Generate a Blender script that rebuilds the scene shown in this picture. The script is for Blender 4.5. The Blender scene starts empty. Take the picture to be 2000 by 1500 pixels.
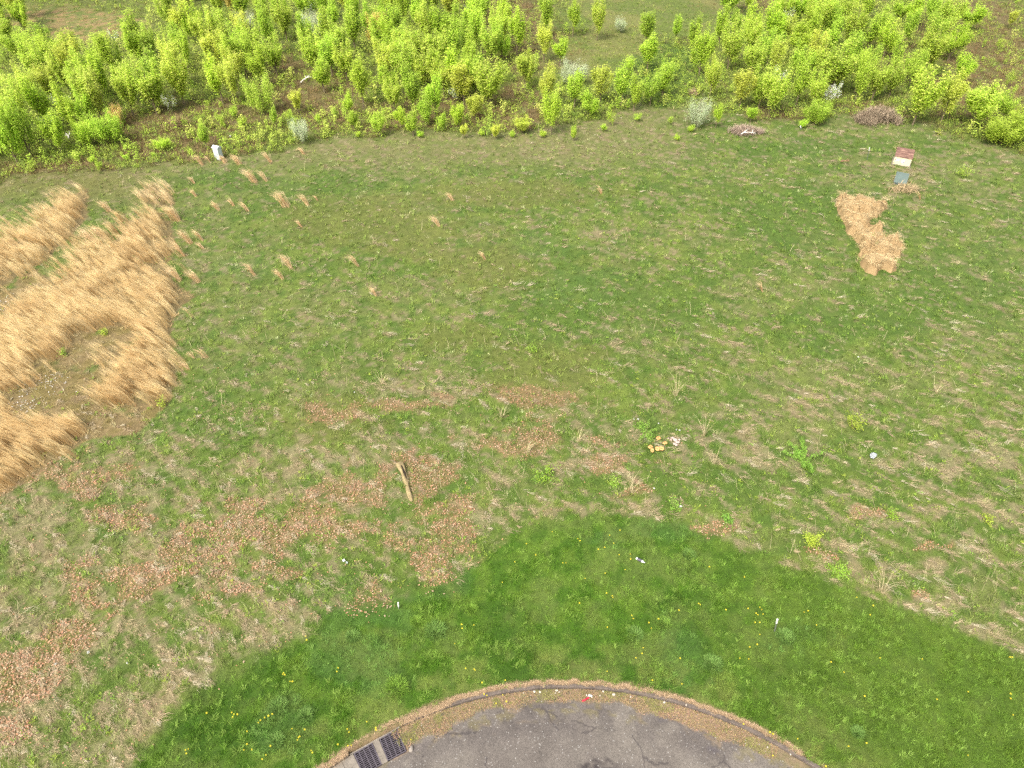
import bpy, math, random
import numpy as np
from mathutils import Vector, Matrix

# ------------------------------------------------------------------ camera, sky, sun, exposure
SC = bpy.context.scene
COL = SC.collection
F, TH, H = 1388.0, math.radians(42), 25.0          # focal length in photo pixels, downward pitch, drone height
cam_d = bpy.data.cameras.new("camera")
cam = bpy.data.objects.new("camera", cam_d); COL.objects.link(cam)
cam.location = (0, 0, H); cam.rotation_euler = (math.radians(90) - TH, 0, 0)
cam_d.sensor_width = 36; cam_d.lens = 36 * F / 2000; cam_d.clip_start = .1; cam_d.clip_end = 3000
SC.camera = cam
SUN_EL, SUN_AZ = math.radians(52), math.radians(215)   # azimuth clockwise from +Y (sun behind and left of the camera)
W = bpy.data.worlds.new("World"); SC.world = W; W.use_nodes = True
wn = W.node_tree.nodes; wl = W.node_tree.links
sky = wn.new("ShaderNodeTexSky"); sky.sky_type = 'NISHITA'; sky.sun_disc = False
sky.sun_elevation = SUN_EL; sky.sun_rotation = SUN_AZ; sky.dust_density = 8.0; sky.air_density = 1.0; sky.ozone_density = 1.0
bg = wn["Background"]; bg.inputs[1].default_value = 0.14
veil = wn.new("ShaderNodeHueSaturation"); veil.inputs["Saturation"].default_value = .4      # an overcast sky is nearly grey
wl.new(sky.outputs[0], veil.inputs["Color"]); wl.new(veil.outputs[0], bg.inputs[0])
sd = bpy.data.lights.new("sun", 'SUN'); sd.energy = 1.15; sd.angle = math.radians(20); sd.color = (1, .95, .87)
so = bpy.data.objects.new("sun", sd); COL.objects.link(so)
sv = Vector((math.sin(SUN_AZ) * math.cos(SUN_EL), math.cos(SUN_AZ) * math.cos(SUN_EL), math.sin(SUN_EL)))
so.rotation_euler = sv.to_track_quat('Z', 'Y').to_euler(); so.location = sv * 60
SC.view_settings.view_transform = 'Standard'; SC.view_settings.look = 'None'
SC.view_settings.gamma = 1; SC.view_settings.exposure = 1.38
SC.render.engine = 'CYCLES'
SC.cycles.max_bounces = 5; SC.cycles.diffuse_bounces = 3; SC.cycles.transmission_bounces = 3; SC.cycles.glossy_bounces = 2
SC.cycles.use_denoising = False

rng = np.random.default_rng(7); random.seed(7)
K = 0.5                                            # albedo = displayed linear value * K

def S(r, g, b):                                    # an 8-bit display colour -> albedo
    c = np.array([r, g, b], float) / 255
    return np.where(c <= .04045, c / 12.92, ((c + .055) / 1.055) ** 2.4) * K

# ------------------------------------------------------------------ mapping between the photo and the level ground
sT, cT = math.sin(TH), math.cos(TH)
def gnd(u, v, z=0.0):
    u = np.asarray(u, float); v = np.asarray(v, float)
    xn = (u - 1000) / F; yn = (v - 750) / F
    Z = (H - z) / (sT + yn * cT)
    return xn * Z, Z * (cT - yn * sT)
def pix(x, y, z=0.0):
    Z = y * cT + (H - z) * sT
    Z = np.maximum(Z, 1.0)
    return 1000 + F * x / Z, 750 + F * ((H - z) * cT - y * sT) / Z
def depth(x, y): return y * cT + H * sT

# ------------------------------------------------------------------ noise
def _h(ix, iy, s):
    n = (ix.astype(np.int64) * 374761393 + iy.astype(np.int64) * 668265263 + s * 974711) & 0xffffffff
    n = ((n ^ (n >> 13)) * 1274126177) & 0xffffffff
    return ((n ^ (n >> 16)) & 0xffffff) / float(0xffffff)
def vn(x, y, s=0):
    ix = np.floor(x); iy = np.floor(y); fx = x - ix; fy = y - iy
    fx = fx * fx * (3 - 2 * fx); fy = fy * fy * (3 - 2 * fy)
    a = _h(ix, iy, s); b = _h(ix + 1, iy, s); c = _h(ix, iy + 1, s); d = _h(ix + 1, iy + 1, s)
    return a + (b - a) * fx + (c - a) * fy + (a - b - c + d) * fx * fy
def fbm(x, y, s=0, o=4):
    t = 0; a = 1; w = 0
    for i in range(o):
        t = t + a * vn(x + 17.3 * i, y - 9.1 * i, s + i); w += a; a *= .55; x = x * 2.03; y = y * 2.03
    return t / w
def ss(a, b, x):
    t = np.clip((x - a) / (b - a), 0, 1); return t * t * (3 - 2 * t)
def mixc(a, b, t): return a + (b - a) * np.asarray(t)[..., None]

# ------------------------------------------------------------------ the ground's zones
CX, CY, CR = 1.979, -1.623, 13.2                   # centre and radius of the turning circle
def pip(u, v, poly):
    u = np.asarray(u, float); v = np.asarray(v, float); ins = np.zeros(u.shape, bool); n = len(poly)
    for i in range(n):
        x1, y1 = poly[i]; x2, y2 = poly[(i + 1) % n]
        c = (y1 > v) != (y2 > v)
        if y1 != y2: ins ^= c & (u < (x2 - x1) * (v - y1) / (y2 - y1) + x1)
    return ins
def curve(u, pts):
    return np.interp(u, [p[0] for p in pts], [p[1] for p in pts])
LAWN = [(-600, 2300), (100, 1680), (250, 1505), (330, 1400), (420, 1325), (520, 1275), (600, 1238), (650, 1195), (760, 1180), (860, 1140), (940, 1095), (1000, 1045), (1060, 1020), (1160, 1006), (1260, 1010), (1330, 1030), (1400, 1055), (1480, 1082), (1560, 1112), (1640, 1140), (1700, 1165), (1800, 1205), (1900, 1245), (2000, 1285), (2400, 1450)]
EDGE = [(-600, 400), (0, 352), (100, 345), (200, 335), (300, 322), (400, 312), (480, 300), (560, 285), (700, 270), (850, 258), (1000, 262), (1100, 245), (1200, 225), (1300, 205), (1400, 222), (1500, 232), (1560, 235), (1650, 215), (1750, 245), (1850, 258), (1950, 288), (2100, 340), (2600, 420)]
STRAW = [
 [(-300, 690), (-120, 560), (0, 497), (60, 448), (108, 398), (150, 378), (172, 368), (172, 425), (130, 470), (75, 515), (40, 535), (0, 560), (-120, 650), (-300, 800)],
 [(-300, 900), (-120, 740), (0, 640), (60, 598), (120, 545), (190, 495), (240, 458), (245, 432), (300, 420), (335, 432), (342, 480), (325, 520), (350, 560), (382, 580), (345, 605), (335, 650), (330, 680), (345, 720), (335, 765), (290, 790), (245, 795), (215, 762), (230, 720), (265, 690), (282, 655), (250, 630), (170, 640), (120, 680), (85, 712), (40, 740), (0, 775), (-120, 860), (-300, 1000)],
 [(-300, 1150), (-100, 950), (0, 862), (60, 840), (110, 828), (172, 850), (145, 880), (85, 900), (70, 925), (35, 945), (0, 962), (-100, 1040), (-300, 1250)],
 [(272, 372), (300, 364), (330, 372), (342, 392), (335, 405), (300, 405), (278, 392)],
 [(-60, 800), (-10, 782), (40, 802), (20, 815), (-10, 812), (-60, 850)],
]
LITTER = [(820, 940, 52, 45), (885, 990, 38, 30), (680, 955, 62, 28), (600, 1020, 95, 32), (745, 1025, 62, 26), (850, 1025, 50, 25), (480, 1040, 120, 42), (390, 1085, 95, 38), (880, 1075, 65, 32), (835, 1118, 32, 30), (290, 1135, 110, 36), (190, 1180, 70, 38), (125, 1235, 60, 36), (55, 1290, 60, 40), (20, 1345, 50, 40), (20, 1420, 30, 40), (1000, 865, 70, 28), (1040, 780, 80, 18), (1170, 868, 70, 15), (640, 802, 65, 14), (1385, 1035, 42, 14), (500, 1122, 75, 22), (740, 1165, 35, 45), (440, 1120, 90, 30), (1690, 1000, 34, 8), (1600, 1080, 20, 12), (1820, 1070, 26, 7), (240, 1010, 60, 20), (800, 790, 80, 14), (1230, 960, 25, 12), (1190, 900, 70, 14), (150, 940, 80, 25), (1790, 1165, 18, 7), (-120, 1420, 120, 60)]
TANBELT = [(340, 1425, 160, 60), (560, 1215, 80, 45), (250, 1470, 80, 40), (960, 1020, 35, 30), (740, 1185, 45, 30), (1120, 1000, 110, 10), (1250, 1000, 60, 12), (1140, 900, 80, 22), (1420, 1048, 60, 14), (1560, 1105, 60, 12), (1720, 1150, 50, 16), (1800, 1190, 60, 16), (1900, 1235, 70, 16), (1980, 1265, 50, 14), (1780, 1110, 110, 14), (1850, 1010, 140, 18), (600, 900, 110, 25), (780, 760, 90, 18), (380, 1300, 60, 25), (90, 1000, 90, 40), (120, 1100, 80, 30), (1450, 880, 120, 22), (1600, 790, 150, 22), (1900, 900, 120, 30), (700, 850, 100, 16), (880, 775, 70, 14), (1770, 395, 60, 12), (1400, 440, 50, 12), (1180, 460, 40, 12), (1780, 350, 50, 20)]
OLIVE = [(700, 430, 170, 50), (780, 470, 120, 40), (950, 520, 90, 60), (1000, 380, 200, 30), (640, 820, 130, 50), (1060, 730, 120, 60), (900, 660, 90, 30), (300, 760, 60, 30)]
DEEP = [(620, 360, 180, 16), (430, 350, 120, 14), (1600, 290, 180, 22), (1560, 420, 140, 60), (1900, 560, 120, 80), (1700, 620, 150, 50), (380, 820, 110, 50), (1400, 950, 130, 40), (1330, 850, 90, 40), (1310, 130, 60, 40), (1280, 160, 60, 50), (30, 175, 55, 32), (300, 1290, 120, 35), (1250, 600, 180, 60), (870, 960, 60, 30), (650, 690, 90, 20), (150, 970, 100, 20), (1120, 620, 120, 40)]
BLUEG = [(700, 1180, 120, 50), (1060, 480, 60, 30), (1300, 1035, 120, 22), (860, 1100, 60, 40), (700, 1290, 110, 60), (1340, 1270, 45, 60), (1120, 560, 80, 30), (560, 1130, 80, 30), (1560, 1240, 60, 30), (540, 1420, 60, 60), (480, 520, 60, 20)]
BROWN = [(330, 260, 150, 50), (430, 235, 90, 40), (600, 215, 80, 40), (720, 230, 120, 30), (880, 215, 120, 30), (1000, 215, 60, 45), (540, 150, 60, 50), (1040, 100, 90, 40), (1900, 60, 90, 70), (1960, 150, 80, 90), (1700, 235, 70, 30), (1460, 258, 60, 14), (1720, 110, 60, 50), (1520, 225, 60, 15), (100, 330, 120, 20), (1860, 190, 60, 40), (640, 165, 80, 30), (980, 30, 80, 40), (1540, 285, 60, 14), (1500, 10, 120, 20)]
CLEAR = [(1290, 30, 170, 45), (130, 50, 130, 32), (170, 60, 60, 20), (1150, 130, 90, 40), (1180, 100, 100, 30)]
def blobs(u, v, L, soft=1.0):
    t = 0
    for cx, cy, rx, ry in L:
        t = np.maximum(t, 1 - np.sqrt(((u - cx) / (rx * 1.25)) ** 2 + ((v - cy) / (ry * 1.25)) ** 2) * .5)
    return np.clip(t, 0, 1)                      # 1 at a centre, .5 at the rim

def zones(x, y):
    u, v = pix(x, y)
    sc = 25.0 / depth(x, y) * 55                  # photo pixels per metre
    w1 = (fbm(x * .5, y * .5, 11) - .5) * 2; w2 = (fbm(x * .5, y * .5, 23) - .5) * 2
    w3 = (fbm(x * 2.3, y * 2.3, 31, 3) - .5) * 2; w4 = (fbm(x * 2.3, y * 2.3, 41, 3) - .5) * 2
    uw = u + (w1 * 1.3 + w3 * .5) * sc * .6; vw = v + (w2 * 1.3 + w4 * .5) * sc * .35
    z = {}
    z['u'], z['v'] = u, v
    soft = 7 + 26 * ss(950, 700, u)
    z['lawn'] = ss(-soft, soft, v + (w4 * .4 + w3 * .3 + w1 * .5 * ss(1000, 700, u)) * sc * .55 - curve(u, LAWN))
    z['thick'] = ss(8, -10, v + w2 * sc * .8 - curve(u, EDGE))
    n = fbm(x * 1.0, y * 1.3, 55, 5)
    for k, L, a in (('litter', LITTER, .85), ('tanb', TANBELT, .7), ('olive', OLIVE, .4), ('deep', DEEP, .5), ('blue', BLUEG, .5), ('brown', BROWN, .22), ('clear', CLEAR, .15)):
        b = blobs(uw, vw, L)
        lo = .5 if a < .25 else .56
        if k == 'litter': lo = .575
        z[k] = ss(lo - .05, lo + .14, b + (n - .5) * a * 1.6) * (.75 if k == 'brown' else 1)
    ww = fbm(x * .9, y * .9, 131, 3); z['wild'] = pip(u, v, WILD) * ss(.22, .36, ww + .1 * ss(600, 700, v))
    return z
WILD = [(-300, 620), (0, 520), (60, 520), (120, 560), (200, 540), (330, 560), (335, 780), (265, 850), (170, 860), (60, 940), (-300, 1100)]
ANG = math.radians(-38); ca, sa = math.cos(ANG), math.sin(ANG)
C_G1, C_G2, C_G3, C_G4 = S(119, 144, 58), S(140, 152, 80), S(104, 137, 50), S(147, 165, 73)
C_TAN, C_PINK, C_OLIVE, C_LIT = S(190, 174, 134), S(198, 170, 140), S(146, 146, 76), S(190, 150, 114)
C_BROWN, C_BR2, C_CLEAR = S(146, 128, 82), S(136, 146, 68), S(164, 166, 92)
C_L1, C_L2, C_L3, C_BLUE = S(90, 131, 30), S(116, 150, 48), S(68, 108, 22), S(94, 134, 58)
C_UND = S(160, 142, 96)
def tan_mask(x, y, z):
    a = x * ca + y * sa; b = -x * sa + y * ca
    n = fbm(a * 1.5, b * 4.2, 71, 4)
    u, v = z['u'], z['v']
    p = .25 + .18 * ss(700, 1000, v) * ss(900, 300, u) + .12 * ss(650, 900, v) + .08 * ss(350, 300, v) + .35 * z['tanb'] - .12 * z['deep'] - .2 * z['olive'] - .08 * z['blue'] + .05 * ss(1500, 1900, u)
    p = p * (1 - z['lawn'])
    return ss(.0, .13, n - (.5 + .15 * (1.2 - 2.6 * p)))
def colour(x, y, z=None):
    if z is None: z = zones(x, y)
    u, v = z['u'], z['v']
    n1 = fbm(x * .28, y * .28, 101, 4); n2 = fbm(x * 1.7, y * 1.7, 117, 3); n3 = fbm(x * .9, y * .9, 131, 3)
    c = mixc(C_G1, C_G2, ss(.4, .62, n1)); c = mixc(c, C_G3, ss(.48, .68, n2) * .8); c = mixc(c, C_G4, ss(.52, .7, n3) * .6)
    c = mixc(c, C_OLIVE, z['olive'] * .5)
    c = mixc(c, C_G3, z['deep'] * .6)
    c = mixc(c, S(112, 146, 68), z['blue'] * .35)
    top = ss(350, 290, v) * (1 - z['thick'])
    c = mixc(c, mixc(S(150, 156, 88), S(166, 158, 104), ss(.42, .6, n2)), top * .75 * ss(1450, 1200, u))
    br = ss(430, 350, v) * ss(420, 200, u)
    c = mixc(c, S(150, 142, 84), br * .7)
    # thicket floor
    t = mixc(C_BR2, C_BROWN, ss(.35, .6, n2 * .5 + z['brown'] * .6)); t = mixc(t, S(112, 134, 54), ss(.5, .68, n3) * .7 * (1 - z['brown'] * .6))
    t = mixc(t, mixc(C_CLEAR, S(134, 154, 68), ss(.38, .58, n1)), z['clear'] * .75); t = mixc(t, S(205, 168, 118), z['clear'] * ss(.45, .6, n2) * ss(400, 250, u) * .8)
    t = mixc(t, C_G3, z['deep'] * .8)
    c = mixc(c, t, z['thick'])
    tm = tan_mask(x, y, z) * (1 - z['thick'] * .7)
    c = mixc(c, mixc(C_TAN, C_PINK, ss(.4, .6, n3)), tm * .6)
    c = mixc(c, C_LIT, z['litter'] * .5 * (1 - z['lawn']))
    L = mixc(C_L1, C_L2, ss(.42, .66, n2)); L = mixc(L, C_L3, ss(.5, .68, n1) * .5); L = mixc(L, C_BLUE, z['blue'] * .55)
    L = mixc(L, S(136, 152, 76), ss(.5, .68, n3) * .45)
    L = mixc(L, S(112, 138, 48), ss(1250, 1650, u) * .55)
    rr = np.hypot(x - CX, y - CY)
    L = mixc(L, S(150, 158, 84), ss(2.4, .3, rr - CR) * ss(.35, .6, n2) * .6)
    c = mixc(c, L, z['lawn'])
    und = np.zeros(u.shape)
    for P in STRAW: und = np.maximum(und, pip(u, v, P))
    wild = z['wild'] * (1 - und)
    c = mixc(c, mixc(S(166, 146, 90), S(178, 152, 108), ss(.4, .6, n2)), wild * .9)
    c = mixc(c, C_UND, und)
    # dead grass next to the kerb
    c = mixc(c, S(186, 160, 122), ss(.34, .18, rr - CR + (n2 - .5) * .3) * ss(-.6, 0, rr - CR))
    return c
def relief(x, y):
    rr = np.hypot(x - CX, y - CY) - CR
    return (fbm(x * .35, y * .35, 201, 3) - .5) * .22 * ss(.3, 3, rr) + (fbm(x * 1.8, y * 1.8, 207, 2) - .5) * .05 * ss(.2, 1.5, rr)
def z1(x, y): return float(relief(np.array([x]), np.array([y]))[0])

# ------------------------------------------------------------------ materials
def newmat(name):
    m = bpy.data.materials.new(name); m.use_nodes = True; nt = m.node_tree
    p = nt.nodes["Principled BSDF"]; p.inputs["Specular IOR Level"].default_value = .25
    return m, nt, nt.nodes, nt.links, p
def mix_node(N, blend='MULTIPLY', fac=1.0):
    n = N.new("ShaderNodeMix"); n.data_type = 'RGBA'; n.blend_type = blend; n.inputs[0].default_value = fac; return n
def noise_mul(N, Lk, src, scale, lo, hi, detail=4, coord='Position'):
    """colour * noise remapped to lo..hi"""
    no = N.new("ShaderNodeTexNoise"); no.inputs["Scale"].default_value = scale; no.inputs["Detail"].default_value = detail
    if coord == 'Position':
        g = N.new("ShaderNodeNewGeometry"); Lk.new(g.outputs["Position"], no.inputs["Vector"])
    else:
        g = N.new("ShaderNodeTexCoord"); Lk.new(g.outputs["Object"], no.inputs["Vector"])
    mr = N.new("ShaderNodeMapRange"); mr.inputs[1].default_value = .3; mr.inputs[2].default_value = .7; mr.inputs[3].default_value = lo; mr.inputs[4].default_value = hi
    Lk.new(no.outputs[0], mr.inputs[0])
    m = mix_node(N); Lk.new(src, m.inputs[6]); Lk.new(mr.outputs[0], m.inputs[7]); return m.outputs[2], no
def attr_mat(name, trans=0.0, rough=.85, noise=None, rand=False, bump=0):
    m, nt, N, Lk, p = newmat(name)
    a = N.new("ShaderNodeAttribute"); a.attribute_name = "Col"; src = a.outputs["Color"]
    if noise:
        for sc_, lo, hi in noise: src, no = noise_mul(N, Lk, src, sc_, lo, hi)
        if bump:
            b = N.new("ShaderNodeBump"); b.inputs["Strength"].default_value = bump; b.inputs["Distance"].default_value = .03
            Lk.new(no.outputs[0], b.inputs["Height"]); Lk.new(b.outputs[0], p.inputs["Normal"])
    if rand:
        oi = N.new("ShaderNodeObjectInfo"); hs = N.new("ShaderNodeHueSaturation")
        for k, (lo, hi) in (("Hue", (.492, .506)), ("Value", (.88, 1.08))):
            mr = N.new("ShaderNodeMapRange"); mr.inputs[3].default_value = lo; mr.inputs[4].default_value = hi
            if k == "Value":
                mm = N.new("ShaderNodeMath"); mm.operation = 'MULTIPLY'; mm.inputs[1].default_value = 7.31
                fr = N.new("ShaderNodeMath"); fr.operation = 'FRACT'
                Lk.new(oi.outputs["Random"], mm.inputs[0]); Lk.new(mm.outputs[0], fr.inputs[0]); Lk.new(fr.outputs[0], mr.inputs[0])
            else: Lk.new(oi.outputs["Random"], mr.inputs[0])
            Lk.new(mr.outputs[0], hs.inputs[k])
        Lk.new(src, hs.inputs["Color"]); src = hs.outputs[0]
    Lk.new(src, p.inputs["Base Color"]); p.inputs["Roughness"].default_value = rough
    if trans:
        t = N.new("ShaderNodeBsdfTranslucent"); Lk.new(src, t.inputs[0]); mx = N.new("ShaderNodeMixShader"); mx.inputs[0].default_value = trans
        Lk.new(p.outputs[0], mx.inputs[1]); Lk.new(t.outputs[0], mx.inputs[2]); Lk.new(mx.outputs[0], N["Material Output"].inputs[0])
    return m
def solid(name, col, rough=.7, noise=((6, .85, 1.12),), metal=0, trans=0, spec=.3):
    m, nt, N, Lk, p = newmat(name)
    rgb = N.new("ShaderNodeRGB"); rgb.outputs[0].default_value = (*[float(c) for c in col], 1); src = rgb.outputs[0]
    for sc_, lo, hi in noise: src, _ = noise_mul(N, Lk, src, sc_, lo, hi, coord='Object')
    Lk.new(src, p.inputs["Base Color"]); p.inputs["Roughness"].default_value = rough; p.inputs["Metallic"].default_value = metal
    p.inputs["Specular IOR Level"].default_value = spec
    if trans: p.inputs["Transmission Weight"].default_value = trans
    return m
M_GROUND = attr_mat("soil_and_turf", 0, .95, noise=((3.0, .8, 1.15), (22, .7, 1.2)), bump=.5)
M_GRASS = attr_mat("grass_blades", .3, .7)
M_STRAW = attr_mat("dry_stalks", .25, .75)
M_LEAF = attr_mat("young_leaves", .52, .55, rand=True)
M_DRYLEAF = attr_mat("dead_leaves", .15, .8)
M_BARK = solid("bark", S(150, 135, 105), .9, ((8, .7, 1.2),))
M_TWIG = attr_mat("twigs", 0, .9)

# thin blades and leaves stand half in each other's shade, so they are paler stuff than the sheet of ground they cover
GAIN = {'grass_blades': 1.5, 'dry_stalks': 1.62, 'dead_leaves': 1.35, 'young_leaves': 2.35, 'twigs': 1.3}
# ------------------------------------------------------------------ mesh helpers
def big_mesh(name, V, counts, cols, mat, parent=None):
    """V vertices used once each, polygons take counts[i] consecutive vertices"""
    me = bpy.data.meshes.new(name); n = len(V); P = len(counts)
    me.vertices.add(n); me.vertices.foreach_set("co", np.ascontiguousarray(V, np.float32).ravel())
    me.loops.add(n); me.loops.foreach_set("vertex_index", np.arange(n, dtype=np.int32))
    me.polygons.add(P); st = np.zeros(P, np.int32); st[1:] = np.cumsum(counts)[:-1]; me.polygons.foreach_set("loop_start", st)
    a = me.color_attributes.new("Col", 'FLOAT_COLOR', 'POINT')
    c4 = np.ones((n, 4), np.float32); c4[:, :3] = np.minimum(np.asarray(cols) * GAIN.get(mat.name, 1), .9); a.data.foreach_set("color", c4.ravel())
    me.update(calc_edges=True); me.materials.append(mat)
    o = bpy.data.objects.new(name, me); COL.objects.link(o); o.parent = parent
    return o
def grid_mesh(name, X, Y, Z, C, mat, keep=None):
    r, c = X.shape; me = bpy.data.meshes.new(name)
    me.vertices.add(r * c); me.vertices.foreach_set("co", np.stack([X, Y, Z], -1).astype(np.float32).ravel())
    i = np.arange(r * c).reshape(r, c); q = np.stack([i[:-1, :-1], i[:-1, 1:], i[1:, 1:], i[1:, :-1]], -1).reshape(-1, 4)
    if keep is not None: q = q[keep.ravel()]
    me.loops.add(q.size); me.loops.foreach_set("vertex_index", q.ravel().astype(np.int32))
    me.polygons.add(len(q)); me.polygons.foreach_set("loop_start", (np.arange(len(q)) * 4).astype(np.int32))
    a = me.color_attributes.new("Col", 'FLOAT_COLOR', 'POINT'); c4 = np.ones((r * c, 4), np.float32); c4[:, :3] = C.reshape(-1, 3)
    a.data.foreach_set("color", c4.ravel()); me.update(calc_edges=True); me.materials.append(mat)
    me.polygons.foreach_set("use_smooth", np.ones(len(q), bool))
    o = bpy.data.objects.new(name, me); COL.objects.link(o); return o
def blade_tris(P, az, tilt, L, Wd, C, jit=.0):
    """one triangle per blade; az/tilt give the direction of the tip"""
    n = len(P); d = np.stack([np.sin(tilt) * np.cos(az), np.sin(tilt) * np.sin(az), np.cos(tilt)], -1)
    ph = az + np.pi / 2 + rng.uniform(-.6, .6, n); s = np.stack([np.cos(ph), np.sin(ph), np.zeros(n)], -1) * (Wd / 2)[:, None]
    V = np.stack([P - s, P + s, P + d * L[:, None]], 1).reshape(-1, 3)
    return V, np.full(n, 3, np.int32), np.repeat(C, 3, axis=0)
def blade_bent(P, az, t1, t2, L, Wd, C, tipc=None, fj=.7):
    """two segments: a quad and a triangle"""
    n = len(P)
    def dr(t): return np.stack([np.sin(t) * np.cos(az), np.sin(t) * np.sin(az), np.cos(t)], -1)
    ph = az + np.pi / 2 + rng.uniform(-fj, fj, n); s = np.stack([np.cos(ph), np.sin(ph), np.zeros(n)], -1) * (Wd / 2)[:, None]
    m = P + dr(t1) * (L * .6)[:, None]; t = m + dr(t2) * (L * .4)[:, None]
    V = np.stack([P - s, P + s, m + s * .8, m - s * .8, m - s * .8, m + s * .8, t], 1).reshape(-1, 3)
    c = np.tile(np.array([4, 3], np.int32), n)
    Cc = np.repeat(C, 7, axis=0)
    if tipc is not None:
        Cc = Cc.reshape(n, 7, 3); Cc[:, 2:6] = (C[:, None] + tipc[:, None]) / 2; Cc[:, 6] = tipc; Cc = Cc.reshape(-1, 3)
    return V, c, Cc
def cat(parts): return [np.concatenate(x) for x in zip(*parts)]
class MB:
    """small mesh builder: boxes, tubes, prisms gathered into ONE mesh"""
    def __init__(s): s.v = []; s.f = []; s.mi = []
    def add(s, vs, fs, m=0):
        b = len(s.v); s.v += [tuple(map(float, p)) for p in vs]; s.f += [tuple(b + i for i in f) for f in fs]; s.mi += [m] * len(fs); return s
    def box(s, c, d, m=0, rz=0, top=None):
        hx, hy, hz = d[0] / 2, d[1] / 2, d[2] / 2; t = top or (1, 1); vs = []
        for z, k in ((-hz, (1, 1)), (hz, t)):
            for x, y in ((-1, -1), (1, -1), (1, 1), (-1, 1)):
                px, py = x * hx * k[0], y * hy * k[1]
                vs.append((c[0] + px * math.cos(rz) - py * math.sin(rz), c[1] + px * math.sin(rz) + py * math.cos(rz), c[2] + z))
        return s.add(vs, [(3, 2, 1, 0), (4, 5, 6, 7), (0, 1, 5, 4), (1, 2, 6, 5), (2, 3, 7, 6), (3, 0, 4, 7)], m)
    def tube(s, pts, rad, n=6, m=0, cap=True):
        pts = [Vector(p) for p in pts]; rings = []
        for i, p in enumerate(pts):
            d = (pts[min(i + 1, len(pts) - 1)] - pts[max(i - 1, 0)]).normalized()
            a = d.cross(Vector((0, 0, 1))) if abs(d.z) < .95 else d.cross(Vector((1, 0, 0))); a.normalize(); b = d.cross(a)
            r = rad[i] if isinstance(rad, (list, tuple)) else rad
            rings.append([p + (a * math.cos(2 * math.pi * k / n) + b * math.sin(2 * math.pi * k / n)) * r for k in range(n)])
        fs = [(i * n + k, i * n + (k + 1) % n, (i + 1) * n + (k + 1) % n, (i + 1) * n + k) for i in range(len(pts) - 1) for k in range(n)]
        if cap: fs += [tuple(range(n - 1, -1, -1)), tuple((len(pts) - 1) * n + k for k in range(n))]
        return s.add([q for r_ in rings for q in r_], fs, m)
    def build(s, name, mats, parent=None, bevel=0, smooth=False, loc=None):
        me = bpy.data.meshes.new(name); me.from_pydata(s.v, [], s.f)
        for m in (mats if isinstance(mats, (list, tuple)) else [mats]): me.materials.append(m)
        me.polygons.foreach_set("material_index", s.mi); me.update()
        if smooth: me.polygons.foreach_set("use_smooth", [True] * len(me.polygons))
        o = bpy.data.objects.new(name, me); COL.objects.link(o); o.parent = parent
        if loc: o.location = loc
        if bevel:
            b = o.modifiers.new("bevel", 'BEVEL'); b.width = bevel; b.segments = 2; b.limit_method = 'ANGLE'
        return o
def tag(o, label=None, cat_=None, group=None, kind=None):
    for k, v in (("label", label), ("category", cat_), ("group", group), ("kind", kind)):
        if v: o[k] = v
    return o
def empty(name, loc=(0, 0, 0), rz=0):
    o = bpy.data.objects.new(name, None); COL.objects.link(o); o.location = loc; o.rotation_euler = (0, 0, rz); o.empty_display_size = .2; return o
def copy_tree(o):
    c = o.copy(); COL.objects.link(c)
    for ch in o.children:
        d = ch.copy(); COL.objects.link(d); d.parent = c
    return c
def at(u, v):
    x, y = gnd(u, v); x, y = float(x), float(y); return Vector((x, y, z1(x, y)))
def hpx(u, v, h):                                  # real height of an upright thing based at (u, v) and h photo pixels tall
    x, y = gnd(u, v); yn = (v - h - 750) / F
    # solve z so that pix(x, y, z)[1] == v - h
    return float(H - (y * (sT + yn * cT)) / (cT - yn * sT))

# ------------------------------------------------------------------ labels that point to one thing
MARKS = {}                                          # noun phrase -> photo position of the things one can find
used_labels = {}
ORD = ["", "second ", "third ", "fourth ", "fifth ", "sixth ", "seventh ", "eighth ", "ninth ", "tenth ", "eleventh ", "twelfth "]
def point_labels(items, noun, only=None):
    """items: (object, u, v, adjective); one label each, from its looks and its place beside the nearest landmark"""
    rows = {}
    for o, u, v, adj in items:
        ms = sorted((math.hypot(u - m[0], (v - m[1]) * 1.3), k) for k, m in MARKS.items() if only is None or k in only)
        k = ms[0][1]; m = MARKS[k]; a = math.degrees(math.atan2(-(v - m[1]), u - m[0])) % 360
        d = ["right of", "up-right of", "above", "up-left of", "left of", "down-left of", "below", "down-right of"][int((a + 22.5) // 45) % 8]
        rows.setdefault((adj, d, k), []).append((ms[0][0], o))
    for (adj, d, k), L in rows.items():
        L.sort(key=lambda t: t[0])
        for i, (_, o) in enumerate(L):
            r = ORD[i] if i < len(ORD) else str(i + 1) + "th "
            pre = (r + "nearest " if len(L) > 1 else "")
            o["label"] = f"{adj} {noun}, {pre}{d} {k}".replace("  ", " ")

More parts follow.
